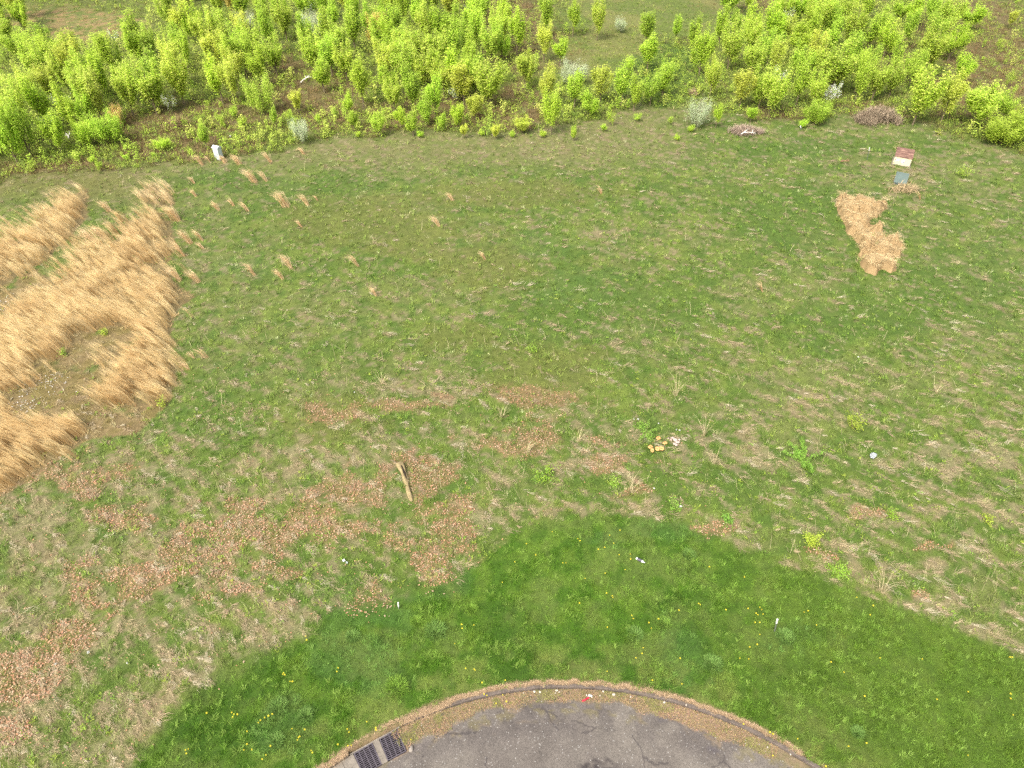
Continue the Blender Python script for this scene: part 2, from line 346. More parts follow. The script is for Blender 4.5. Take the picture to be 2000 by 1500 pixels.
# ------------------------------------------------------------------ the setting: ground, road, kerb
def build_ground():
    xs = [0.0]
    while xs[-1] < 900: xs.append(xs[-1] + .16 * (1 + max(0, xs[-1] - 22) * .05 + max(0, xs[-1] - 80) * .4))
    xs = np.array(sorted(set([-a for a in xs] + xs)))
    ys = [9.0]
    while ys[-1] < 1200: ys.append(ys[-1] + .16 * (1 + max(0, ys[-1] - 25) * .03 + max(0, ys[-1] - 115) * .4))
    yb = [9.0]
    while yb[-1] > -700: yb.append(yb[-1] - .16 * (1 + (9 - yb[-1]) * .15))
    ys = np.array(sorted(set(yb + ys))); X, Y = np.meshgrid(xs, ys)
    rr = np.hypot(X - CX, Y - CY)
    stem = (np.abs(X - CX) < 4.2) & (Y < CY)
    C = np.zeros(X.shape + (3,)); near = (np.abs(X) < 130) & (Y > -40) & (Y < 160)
    C[:] = S(122, 140, 70); c = colour(X[near], Y[near]); C[near] = c
    Z = relief(X, Y); Z = np.where((rr < CR + .12) | stem, -.4, Z)
    return tag(grid_mesh("ground", X, Y, Z, C * .68, M_GROUND), kind="structure")
build_ground()

D = math.pi / 180
GR = [(116.5, 119.5), (120.5, 123.5)]               # the two drain grates, degrees round the circle
GIN = 12.37
def build_road():
    rs = sorted(set([0.0, 4, 7] + list(np.arange(8, 10.5, .25)) + list(np.arange(10.5, 13.2, .04)) + [GIN, CR]))
    ts = sorted(set(list(np.round(np.arange(0, 360.1, .5), 3))))
    Rr, T = np.meshgrid(np.array(rs), np.array(ts)); X = CX + Rr * np.cos(T * D); Y = CY + Rr * np.sin(T * D)
    n = fbm(X * 1.3, Y * 1.3, 301, 4); n2 = fbm(X * 5, Y * 5, 305, 3); n3 = fbm(X * .45, Y * .45, 309, 3)
    C = mixc(S(136, 128, 118), S(123, 115, 107), ss(.4, .62, n3)); C = mixc(C, S(146, 138, 127), ss(.52, .7, n) * .35)
    dark = ss(.46, .6, n + .08 * np.exp(-((Rr - 12.25) / .5) ** 2)) * ss(11.2, 12.0, Rr)
    C = mixc(C, S(98, 91, 88), dark * .5)
    far = ss(75, 25, T) + ss(150, 175, T)
    dirt = ss(12.68, 12.90, Rr + (n - .5) * .6 + .25 * ss(100, 118, T) + .12 * np.abs(T - 95) / 30)
    dirt2 = ss(12.2, 12.7, Rr + (n2 - .5) * 1.2) * ss(.5, .62, n2) * .6
    dc = mixc(S(154, 134, 102), S(136, 126, 84), ss(.4, .6, n2)); dc = mixc(dc, S(168, 138, 114), ss(.5, .66, n) * .6)
    C = mixc(C, dc, np.maximum(dirt, dirt2) * .85)
    def stain(u, v, rx, ry, a, col, k=.35):
        px, py = gnd(u, v); d = np.hypot((X - px) / rx, (Y - py) / ry) + (n2 - .5) * 1.4
        return mixc(C, S(*col), ss(1.0, k, d) * a)
    C = stain(1180, 1512, 1.0, .55, .85, (62, 56, 58)); C = stain(1015, 1530, .6, .5, .4, (90, 84, 84))
    C = stain(1395, 1465, .3, .18, .5, (96, 90, 96)); C = stain(1305, 1400, .5, .15, .35, (100, 96, 104)); C = stain(1010, 1420, .14, .1, .4, (92, 84, 84))
    C = stain(815, 1452, .5, .3, .5, (110, 102, 98))
    keep = np.ones((len(ts) - 1, len(rs) - 1), bool); tc = (np.array(ts[:-1]) + np.array(ts[1:])) / 2; rc = (np.array(rs[:-1]) + np.array(rs[1:])) / 2
    for a, b in GR: keep &= ~(((tc > a) & (tc < b))[:, None] & ((rc > GIN) & (rc < CR))[None])
    m, nt, N, Lk, p = newmat("asphalt")
    a = N.new("ShaderNodeAttribute"); a.attribute_name = "Col"; src = a.outputs["Color"]
    src, _ = noise_mul(N, Lk, src, 1.6, .86, 1.12); src, _ = noise_mul(N, Lk, src, 14, .9, 1.1); src, no = noise_mul(N, Lk, src, 55, .5, 1.45, 2)
    g = N.new("ShaderNodeNewGeometry"); vo = N.new("ShaderNodeTexVoronoi"); vo.inputs["Scale"].default_value = 26; Lk.new(g.outputs["Position"], vo.inputs["Vector"])
    sp = N.new("ShaderNodeSeparateColor"); Lk.new(vo.outputs["Color"], sp.inputs[0])
    g1 = N.new("ShaderNodeMath"); g1.operation = 'GREATER_THAN'; g1.inputs[1].default_value = .965; Lk.new(sp.outputs[0], g1.inputs[0])
    g2 = N.new("ShaderNodeMath"); g2.operation = 'LESS_THAN'; g2.inputs[1].default_value = .38; Lk.new(vo.outputs["Distance"], g2.inputs[0])
    g3 = N.new("ShaderNodeMath"); g3.operation = 'MULTIPLY'; Lk.new(g1.outputs[0], g3.inputs[0]); Lk.new(g2.outputs[0], g3.inputs[1])
    mx = mix_node(N, 'MIX'); Lk.new(g3.outputs[0], mx.inputs[0]); Lk.new(src, mx.inputs[6]); mx.inputs[7].default_value = (.27, .26, .24, 1); src = mx.outputs[2]
    ve = N.new("ShaderNodeTexVoronoi"); ve.feature = 'DISTANCE_TO_EDGE'; ve.inputs["Scale"].default_value = .45
    wz = N.new("ShaderNodeTexNoise"); wz.inputs["Scale"].default_value = 2.5; wz.inputs["Detail"].default_value = 5; wa = N.new("ShaderNodeVectorMath"); wa.operation = 'SCALE'; wa.inputs[3].default_value = .35; wb = N.new("ShaderNodeVectorMath")
    Lk.new(g.outputs["Position"], wz.inputs["Vector"]); Lk.new(wz.outputs["Color"], wa.inputs[0]); Lk.new(wa.outputs[0], wb.inputs[0]); Lk.new(g.outputs["Position"], wb.inputs[1]); Lk.new(wb.outputs[0], ve.inputs["Vector"])
    cl = N.new("ShaderNodeMath"); cl.operation = 'LESS_THAN'; cl.inputs[1].default_value = .011; Lk.new(ve.outputs["Distance"], cl.inputs[0])
    nm = N.new("ShaderNodeTexNoise"); nm.inputs["Scale"].default_value = .8; Lk.new(g.outputs["Position"], nm.inputs["Vector"]); gm = N.new("ShaderNodeMath"); gm.operation = 'GREATER_THAN'; gm.inputs[1].default_value = .5; Lk.new(nm.outputs[0], gm.inputs[0])
    cm = N.new("ShaderNodeMath"); cm.operation = 'MULTIPLY'; Lk.new(cl.outputs[0], cm.inputs[0]); Lk.new(gm.outputs[0], cm.inputs[1]); ck = N.new("ShaderNodeMath"); ck.operation = 'MULTIPLY'; ck.inputs[1].default_value = .55; Lk.new(cm.outputs[0], ck.inputs[0])
    cx_ = mix_node(N, 'MIX'); Lk.new(ck.outputs[0], cx_.inputs[0]); Lk.new(src, cx_.inputs[6]); cx_.inputs[7].default_value = (.035, .03, .03, 1); src = cx_.outputs[2]
    Lk.new(src, p.inputs["Base Color"]); p.inputs["Roughness"].default_value = .92
    b = N.new("ShaderNodeBump"); b.inputs["Strength"].default_value = .5; b.inputs["Distance"].default_value = .01; Lk.new(no.outputs[0], b.inputs["Height"]); Lk.new(b.outputs[0], p.inputs["Normal"])
    Zr = np.full(X.shape, -.10) + .02 * (1 - Rr / 13.2) + .035 * ss(12.75, 13.2, Rr) * fbm(X * 3, Y * 3, 320, 2)
    o = tag(grid_mesh("road", X, Y, Zr, C, m, keep), kind="structure")
    # the street that leads away behind the drone
    xs = np.linspace(CX - 4, CX + 4, 9); ys = np.linspace(-160, CY - 12.6, 30); X2, Y2 = np.meshgrid(xs, ys)
    C2 = np.zeros(X2.shape + (3,)); C2[:] = S(160, 150, 147)
    tag(grid_mesh("road", X2, Y2, np.full(X2.shape, -.084), C2, m), kind="structure")
build_road()

def ring(name, r0, r1, z0, z1_, t0, t1, mat, step=.5, wob=0.0, kind=None):
    mb = MB(); ts = np.arange(t0, t1 + 1e-6, step); vs = []
    for t in ts:
        w = (vn(np.array([t * .9]), np.array([3.]), 5)[0] - .5) * wob
        for r, z in ((r0, z0), (r0 + .02 + w, z1_ - .01), (r0 + .04 + w, z1_), (r1 - .02 + w, z1_), (r1 + w, z0)):
            vs.append((CX + r * math.cos(t * D), CY + r * math.sin(t * D), z))
    n = 5; fs = [(i * n + k, (i + 1) * n + k, (i + 1) * n + k + 1, i * n + k + 1) for i in range(len(ts) - 1) for k in range(n - 1)]
    fs += [(0, 1, 2, 3, 4), tuple((len(ts) - 1) * n + k for k in (4, 3, 2, 1, 0))]
    mb.add(vs, fs); o = mb.build(name, mat)
    return tag(o, kind=kind) if kind else o
M_CONC = solid("weathered_concrete", S(156, 146, 132), .92, ((3, .7, 1.15), (25, .75, 1.2)))
M_KERB = solid("dirty_kerb_concrete", S(122, 110, 100), .92, ((1.2, .8, 1.15), (12, .75, 1.25)))
ring("kerb", 13.2, 13.36, -.35, .03, -72, 115.9, M_KERB, .5, .03, "structure")
ring("kerb", 13.2, 13.36, -.35, .03, 124.2, 252, M_KERB, .5, .03, "structure")

# drain: two iron grates in one cast concrete collar, a dark pit below
M_IRON = solid("grey_cast_iron", S(122, 114, 122), .6, ((9, .7, 1.15),), .4)
M_PIT = solid("painted_dark_pit", S(44, 32, 32), .95, ((4, .5, 1.2),))  # shallow pit floor painted dark, standing in for the shade below the grates
def wedge(mb, r0, r1, a, b, z0, zt, m=0):
    P = [(r0, a), (r1, a), (r1, b), (r0, b)]; P = [(CX + r * math.cos(t * D), CY + r * math.sin(t * D)) for r, t in P]
    return mb.add([(x, y, z0) for x, y in P] + [(x, y, zt) for x, y in P], [(3, 2, 1, 0), (4, 5, 6, 7), (0, 1, 5, 4), (1, 2, 6, 5), (2, 3, 7, 6), (3, 0, 4, 7)], m)
mb = MB(); wedge(mb, GIN, 13.19, 119.52, 120.48, -.39, -.055); wedge(mb, 13.205, 13.25, 116.1, 124, -.39, -.04)
wedge(mb, 12.62, 13.19, 123.52, 125.3, -.12, -.052); wedge(mb, 12.62, 13.19, 125.34, 127.4, -.12, -.056)
tag(mb.build("drain_collar", M_CONC, bevel=.008), "weathered concrete collar between and behind the two iron drain grates", "drain collar")
mb = MB(); wedge(mb, GIN - .02, 13.2, 116.4, 123.6, -.395, -.385)
tag(mb.build("drain_pit", M_PIT), kind="structure")
for gi, (a, b) in enumerate(GR):
    tm = (a + b) / 2 * D; rm = (GIN + 13.19) / 2; root = empty("drain_grate", (CX + rm * math.cos(tm), CY + rm * math.sin(tm), -.075), tm - math.pi / 2)
    w, l = .665, .80; f = MB()
    for s in (-1, 1): f.box((s * (w / 2 - .0175), 0, 0), (.035, l, .05)); f.box((0, s * (l / 2 - .0175), 0), (w - .072, .035, .048))
    f.build("frame", M_IRON, root, .003)
    r = MB()
    for k in range(1, 4): r.box((-w / 2 + k * w / 4, 0, .002), (.026, l - .074, .04))
    r.build("rib", M_IRON, root, .002)
    c = MB()
    for k in range(1, 12): c.box((0, -l / 2 + .03 + k * (l - .06) / 12, -.003), (w - .074, .024, .034))
    c.build("cross_bar", M_IRON, root, .002)
    tag(root, "iron slotted drain grate half covered by dead grass at its right end" if gi == 0 else "iron slotted drain grate left of the concrete strip, cut by the picture's bottom edge", "drain grate", "drain grates")

# ------------------------------------------------------------------ grass, the stuff that covers the ground
HOLES = []                                           # (x, y, r) kept free for things that stand on the ground
def free(x, y):
    ok = np.hypot(x - CX, y - CY) > CR + .16
    for hx, hy, hr in HOLES: ok &= np.hypot(x - hx, y - hy) > hr
    return ok
def sample_px(n, u0=-260, u1=2260, v0=-60, v1=1640):
    u = rng.uniform(u0, u1, n); v = rng.uniform(v0, v1, n); return gnd(u, v)
def clumps(x, y, nb, rad, L, tilt0, tilt1, az=None, azs=.6, wd=.014):
    """nb blades round each clump centre, splayed outward or swept towards az"""
    n = len(x); th = rng.uniform(0, 2 * np.pi, (n, nb)); r = np.sqrt(rng.uniform(0, 1, (n, nb))) * rad[:, None]
    px = x[:, None] + r * np.cos(th); py = y[:, None] + r * np.sin(th)
    a = th + rng.normal(0, .5, th.shape)
    if az is not None: a = np.where(rng.random(th.shape) < .8, az[:, None] + rng.normal(0, azs, th.shape), a)
    t = rng.uniform(tilt0, tilt1, th.shape); Ln = L[:, None] * rng.uniform(.6, 1.2, th.shape)
    return px.ravel(), py.ravel(), a.ravel(), t.ravel(), Ln.ravel()
def zs(x, y): return relief(x, y)
def build_meadow():
    parts = []
    # green and grey-green sward
    x, y = sample_px(62000); Z = zones(x, y); k = free(x, y) & (Z['lawn'] < .1 + .8 * rng.random(len(x))) & (Z['litter'] * rng.random(len(x)) < .62) & (Z['thick'] < .9)
    inst = np.zeros(len(x), bool)
    for P in STRAW[:3]: inst |= pip(Z['u'], Z['v'], P)
    k &= ~inst
    x, y = x[k], y[k]; Z = {q: w[k] for q, w in Z.items()}
    dz = depth(x, y); tm = tan_mask(x, y, Z); c = colour(x, y, Z)
    g = mixc(C_G1, C_G2, rng.random(len(x))); g = mixc(g, C_G3, rng.random(len(x)) * .7); g = mixc(g, S(164, 150, 100), Z['wild'])
    c = mixc(c, g, .35 * (1 - tm)); c = mixc(c, mixc(C_TAN, S(206, 206, 160), rng.random(len(x))), (rng.random(len(x)) < .2) * .6)
    c = c * rng.uniform(.66, 1.4, (len(x), 1)) * np.array([1, 1, 1]) * rng.uniform(.94, 1.06, (len(x), 3))
    rad = rng.uniform(.07, .2, len(x)) * (dz / 32) ** .6; L = rng.uniform(.09, .2, len(x)) * (dz / 32) ** .5; nb = 12
    az = math.radians(-35) + rng.normal(0, .5, len(x)); X, Y, A, T, LL = clumps(x, y, nb, rad, L, .35, 1.25, np.where(tm > .3, az, rng.uniform(0, 6.28, len(x))), .5)
    Wd = rng.uniform(.010, .022, len(X)) * np.repeat((dz / 32) ** .9, nb)
    P = np.stack([X, Y, zs(X, Y) - .01], -1); C = np.repeat(c, nb, 0) * rng.uniform(.8, 1.2, (len(X), 1))
    parts.append(blade_tris(P, A, T, LL, Wd, C))
    # matted dead clumps, each a short swathe combed down to the right
    x, y = sample_px(36000); Z = zones(x, y); tm = tan_mask(x, y, Z)
    k = free(x, y) & (Z['lawn'] < .35) & (rng.random(len(x)) < .06 + .5 * tm + .25 * Z['litter'] * tm) & (Z['thick'] < .6)
    inst = np.zeros(len(x), bool)
    for P in STRAW[:3]: inst |= pip(Z['u'], Z['v'], P)
    k &= ~inst; x, y = x[k], y[k]; dz = depth(x, y); n = len(x); tl = np.repeat(tm[k], 1)
    c = mixc(S(198, 182, 140), S(200, 176, 146), rng.random(n)) * rng.uniform(.82, 1.18, (n, 1)); c = mixc(c, S(226, 214, 184), (rng.random(n) < .2) * .8)
    nb = 22; big = rng.uniform(.5, 1.5, n) ** 1.5 * (dz / 32) ** .3; aw = math.radians(-38) + rng.normal(0, .4, n)
    al = (rng.uniform(-.5, .5, (n, nb)) * .42 * big[:, None]); ac = rng.normal(0, .045, (n, nb)) * big[:, None]
    X = (x[:, None] + al * np.cos(aw)[:, None] - ac * np.sin(aw)[:, None]).ravel(); Y = (y[:, None] + al * np.sin(aw)[:, None] + ac * np.cos(aw)[:, None]).ravel(); m = len(X)
    P = np.stack([X, Y, zs(X, Y) + .05], -1); C = np.repeat(c, nb, 0) * rng.uniform(.82, 1.18, (m, 1))
    parts.append(blade_tris(P, np.repeat(aw, nb) + rng.normal(0, .3, m), rng.uniform(1.0, 1.5, m), rng.uniform(.16, .34, m) * np.repeat(big ** .5, nb), rng.uniform(.008, .016, m) * np.repeat(dz / 32, nb), C))
    # long single stalks
    x, y = sample_px(5200); Z = zones(x, y); k = free(x, y) & (Z['lawn'] < .2) & (Z['thick'] < .3) & (rng.random(len(x)) < .25 + .6 * (Z['v'] > 650)); x, y = x[k], y[k]; n = len(x); dz = depth(x, y)
    c = mixc(C_TAN, S(206, 196, 150), rng.random(n)); P = np.stack([x, y, zs(x, y)], -1)
    parts.append(blade_bent(P, math.radians(150) + rng.normal(0, .8, n), rng.uniform(.3, 1, n), rng.uniform(.8, 1.4, n), rng.uniform(.35, 1.0, n), rng.uniform(.009, .014, n) * dz / 32, c))
    # coarser living tufts that stand above the sward
    x, y = sample_px(18000, -260, 2260, -60, 1640); Z = zones(x, y); tm = tan_mask(x, y, Z); k = free(x, y) & (Z['lawn'] < .4) & ((Z['thick'] < .5) | (Z['clear'] > .2)) & (Z['wild'] < .5) & (rng.random(len(x)) < .75 - .5 * tm)
    for P in STRAW[:3]: k &= ~pip(Z['u'], Z['v'], P)
    x, y = x[k], y[k]; n = len(x); dz = depth(x, y); nb = 14; m = n * nb; gc = colour(x, y, {q: w[k] for q, w in Z.items()})
    c = mixc(gc, mixc(S(112, 146, 56), S(156, 172, 88), rng.random(n)), .6) * rng.uniform(.75, 1.25, (n, 1))
    X, Y, A, T, LL = clumps(x, y, nb, rng.uniform(.04, .12, n), rng.uniform(.2, .36, n), .25, 1.1, math.radians(160) + rng.normal(0, .9, n), .7)
    parts.append(blade_bent(np.stack([X, Y, zs(X, Y)], -1), A, T, T + .5, LL, rng.uniform(.010, .017, m) * np.repeat(dz / 32, nb), np.repeat(c, nb, 0) * rng.uniform(.8, 1.2, (m, 1))))
    # broad bright weeds, small rosettes
    x, y = sample_px(5200); Z = zones(x, y); k = free(x, y) & (Z['lawn'] < .5) & (Z['thick'] < .7) & (vn(x * .4, y * .4, 77) > .45); x, y = x[k], y[k]; n = len(x); dz = depth(x, y)
    c = mixc(S(120, 158, 58), S(158, 174, 66), rng.random(n)); nb = 9
    X, Y, A, T, LL = clumps(x, y, nb, rng.uniform(.05, .2, n), rng.uniform(.08, .16, n), .7, 1.3)
    P = np.stack([X, Y, zs(X, Y) + .07], -1); parts.append(blade_tris(P, A, T, LL, rng.uniform(.03, .05, len(X)), np.repeat(c, nb, 0) * rng.uniform(.8, 1.2, (len(X), 1))))
    V, n_, C = cat(parts); tag(big_mesh("meadow_grass", V, n_, C, M_GRASS), "rough green meadow grass matted with tan dead blades across the field", "grass", kind="stuff")
def build_lawn():
    parts = []
    x, y = sample_px(64000, -260, 2260, 940, 1700); Z = zones(x, y); k = free(x, y) & (Z['lawn'] > .1 + .8 * rng.random(len(x))); x, y = x[k], y[k]; Z = {q: w[k] for q, w in Z.items()}; n = len(x)
    c = colour(x, y, Z) * rng.uniform(.72, 1.35, (n, 1)) * rng.uniform(.94, 1.06, (n, 3))
    lush = fbm(x * 1.2, y * 1.2, 401, 3); nb = 15
    X, Y, A, T, LL = clumps(x, y, nb, rng.uniform(.05, .13, n), rng.uniform(.07, .11, n) * (1 + 1.1 * ss(.48, .7, lush)), .2, 1.15, rng.uniform(0, 6.28, n), .8)
    P = np.stack([X, Y, zs(X, Y) - .01], -1); C = np.repeat(c, nb, 0) * rng.uniform(.78, 1.25, (len(X), 1))
    parts.append(blade_tris(P, A, T, LL, rng.uniform(.007, .013, len(X)), C))
    # coarser, longer blades here and there
    x, y = sample_px(9000, -260, 2260, 960, 1680); Z = zones(x, y); k = free(x, y) & (Z['lawn'] > .7) & (rng.random(len(x)) < .34 + .7 * ss(.46, .62, fbm(x * 1.2, y * 1.2, 401, 3))); x, y = x[k], y[k]; Z = {q: w[k] for q, w in Z.items()}; n = len(x); nb = 16
    c = mixc(S(118, 156, 52), S(148, 178, 80), rng.random(n)); c = mixc(c, S(116, 156, 76), Z['blue'] * .7) * rng.uniform(.8, 1.15, (n, 1)); m = n * nb
    X, Y, A, T, LL = clumps(x, y, nb, rng.uniform(.03, .12, n), rng.uniform(.14, .27, n), .3, 1.2, rng.uniform(0, 6.28, n), 1.0)
    parts.append(blade_bent(np.stack([X, Y, zs(X, Y)], -1), A, T, T + .5, LL, rng.uniform(.008, .013, m), np.repeat(c, nb, 0) * rng.uniform(.8, 1.2, (m, 1))) )
    parts[-1] = [parts[-1][0], parts[-1][1], parts[-1][2]]
    V, n_, C = cat(parts); tag(big_mesh("lawn_grass", V, n_, C, M_GRASS), "short bright green mown grass around the turning circle", "grass", kind="stuff")
def in_poly_points(P, dens):
    us = [p[0] for p in P]; vs = [p[1] for p in P]; n = int((max(us) - min(us)) * (max(vs) - min(vs)) * dens)
    u = rng.uniform(min(us), max(us), n); v = rng.uniform(min(vs), max(vs), n); x, y = gnd(u, v)
    w = (fbm(x * 1.4, y * 1.4, 61, 3) - .5) * 100 + rng.normal(0, 7, n); w2 = (fbm(x * 1.4, y * 1.4, 67, 3) - .5) * 70 + rng.normal(0, 5, n)
    k = pip(u + w, v + w2, P) & free(x, y); return x[k], y[k]
STRAW_AZ = math.radians(176)
def build_straw():
    parts = []
    for i, P in enumerate(STRAW):
        x, y = in_poly_points(P, .040 if i != 3 else .05); 
        thin = fbm(x * .9, y * .9, 63, 3); k = rng.random(len(x)) < ss(.28, .5, thin) + .10; x, y = x[k], y[k]; n = len(x); nb = 11
        th = rng.uniform(0, 6.28, (n, nb)); r = rng.uniform(0, .13, (n, nb))
        X = (x[:, None] + r * np.cos(th)).ravel(); Y = (y[:, None] + r * np.sin(th)).ravel(); m = len(X)
        tall = .85 + .8 * fbm(x * .5, y * .5, 65, 3); Lc = np.repeat(tall * rng.uniform(.8, 1.15, n), nb) * rng.uniform(.7, 1.1, m)
        if i == 4: Lc = Lc * .7
        base = mixc(S(228, 200, 142), S(242, 218, 164), rng.random(n)); base = mixc(base, S(212, 178, 122), ss(.45, .65, fbm(x * .8, y * .8, 69, 3)) * .6)
        if i == 3: base = mixc(base, S(250, 226, 176), .7)
        base = base * rng.uniform(.8, 1.15, (n, 1)); C = np.repeat(base, nb, 0) * rng.uniform(.86, 1.1, (m, 1)); tip = C * 1.12 + S(26, 24, 16)
        Pb = np.stack([X, Y, zs(X, Y)], -1)
        az = STRAW_AZ + np.repeat(rng.normal(0, .12, n), nb) + rng.normal(0, .12, m)
        parts.append(blade_bent(Pb, az, np.repeat(rng.uniform(.35, .6, n), nb) + rng.normal(0, .05, m), rng.uniform(.75, 1.05, m), Lc, rng.uniform(.012, .022, m), C, tip, .25))
        # the low dead thatch round the feet
        x, y = in_poly_points(P, .02); n = len(x); X, Y, A, T, LL = clumps(x, y, 10, rng.uniform(.08, .2, n), rng.uniform(.12, .3, n), .5, 1.4)
        c = mixc(S(204, 174, 124), S(166, 158, 96), ss(.5, .7, fbm(x, y, 75, 3)))
        parts.append(blade_tris(np.stack([X, Y, zs(X, Y)], -1), A, T, LL, rng.uniform(.012, .024, len(X)), np.repeat(c, 10, 0) * rng.uniform(.8, 1.2, (len(X), 1))))
    V, n_, C = cat(parts); tag(big_mesh("broomsedge", V, n_, C, M_STRAW), "tall dry golden grass bent by the wind at the left side of the field", "tall grass", kind="stuff")
def build_litter():
    x, y = sample_px(190000, -200, 2100, 700, 1500); Z = zones(x, y)
    k = free(x, y) & (rng.random(len(x)) < np.maximum(Z['litter'] * .85 * (1 - Z['lawn'] * .95), .02 *  (1 - Z['lawn']) * (Z['u'] < 1400))); x, y = x[k], y[k]; n = len(x)
    pal = np.array([S(204, 142, 108), S(218, 174, 140), S(184, 124, 92), S(230, 204, 174), S(196, 168, 146), S(160, 116, 92)]); c = pal[rng.choice(6, n, p=[.28, .24, .16, .14, .12, .06])]; c = mixc(c, S(200, 160, 126), np.full(n, .35)) * rng.uniform(.88, 1.1, (n, 1))
    a = rng.uniform(0, 6.28, n); s = rng.uniform(.02, .045, n); e = np.stack([np.cos(a), np.sin(a), rng.uniform(-.3, .3, n)], -1) * s[:, None]; f_ = np.stack([-np.sin(a), np.cos(a), rng.uniform(-.4, .4, n)], -1) * (s * .6)[:, None]
    P = np.stack([x, y, zs(x, y) + rng.uniform(.015, .10, n)], -1); V = np.stack([P - e, P - f_, P + e, P + f_], 1).reshape(-1, 3)
    tag(big_mesh("fallen_leaves", V, np.full(n, 4, np.int32), np.repeat(c, 4, 0), M_DRYLEAF), "reddish brown fallen leaves caught in patches of the matted grass", "leaf litter", kind="stuff")
def build_fringe():
    # dead grass hanging over the kerb, and dirt with moss in the gutter
    n = 9000; t = rng.uniform(55, 135, n) * D; tn = vn(t / D * .8, t * 0, 9)
    near = ss(104, 112, t / D); r = CR + .19 - .12 * near * rng.random(n) + rng.normal(0, .035 + .03 * near, n) + .10 * (tn - .5); x = CX + r * np.cos(t); y = CY + r * np.sin(t)
    k = ~((np.degrees(t) > 116) & (np.degrees(t) < 124.2) & (r < CR + .2)) & ((r > CR + .17) | (rng.random(n) < .10 + .8 * near + .5 * ss(.4, .6, fbm(x * 1.5, y * 1.5, 501, 3)))); x, y, t = x[k], y[k], t[k]; n = len(x); r = r[k]
    c = mixc(S(196, 172, 136), S(182, 154, 124), rng.random(n)) * rng.uniform(.8, 1.2, (n, 1)); nb = 5
    X, Y, A, T, LL = clumps(x, y, nb, rng.uniform(.02, .05, n), rng.uniform(.05, .11, n), .8, 1.5, t + np.pi, 1.6)
    rr = np.hypot(X - CX, Y - CY); P = np.stack([X, Y, np.where(rr < CR + .16, .035, zs(X, Y) + .02)], -1); P[:, 2] = np.where(rr < CR, -.07, P[:, 2])
    parts = [blade_tris(P, A, T, LL, rng.uniform(.008, .014, len(X)), np.repeat(c, nb, 0) * rng.uniform(.85, 1.15, (len(X), 1)))]
    n = 26000; t = rng.uniform(58, 132, n); x = CX; r = rng.uniform(12.1, 13.2, n); x = CX + r * np.cos(t * D); y = CY + r * np.sin(t * D)
    dn = fbm(x * 1.3, y * 1.3, 301, 4); n2 = fbm(x * 5, y * 5, 305, 3)
    dirt = ss(12.68, 12.90, r + (dn - .5) * .6 + .25 * ss(100, 118, t) + .12 * np.abs(t - 95) / 30)
    k = (rng.random(n) < dirt * .9) & ~((t > 117.6) & (t < 123.8) & (r > 12.2)) & ~((t > 123.3) & (t < 127.6)) & ~((t > 116.3) & (t <= 117.9) & (r < 12.72 + .15 * np.sin(t * 9)))
    x, y, t, r = x[k], y[k], t[k], r[k]; n = len(x)
    c = mixc(S(168, 146, 106), S(148, 138, 84), rng.random(n)); c = mixc(c, S(176, 140, 114), (rng.random(n) < .4) * 1.); c = mixc(c, S(128, 142, 62), (fbm(x * 2, y * 2, 511, 3) > .56) * .6)
    a = rng.uniform(0, 6.28, n); Ln = rng.uniform(.02, .07, n); c = c * rng.uniform(.75, 1.2, (n, 1))
    parts.append(blade_tris(np.stack([x, y, np.where((t > 116.2) & (t < 118), -.035, -.075)], -1), a, rng.uniform(.8, 1.5, n), Ln, rng.uniform(.012, .03, n), c))
    V, n_, C = cat(parts); tag(big_mesh("dead_grass", V, n_, C, M_STRAW), "pale dead grass and debris along the kerb and gutter of the turning circle", "dead grass", kind="stuff")
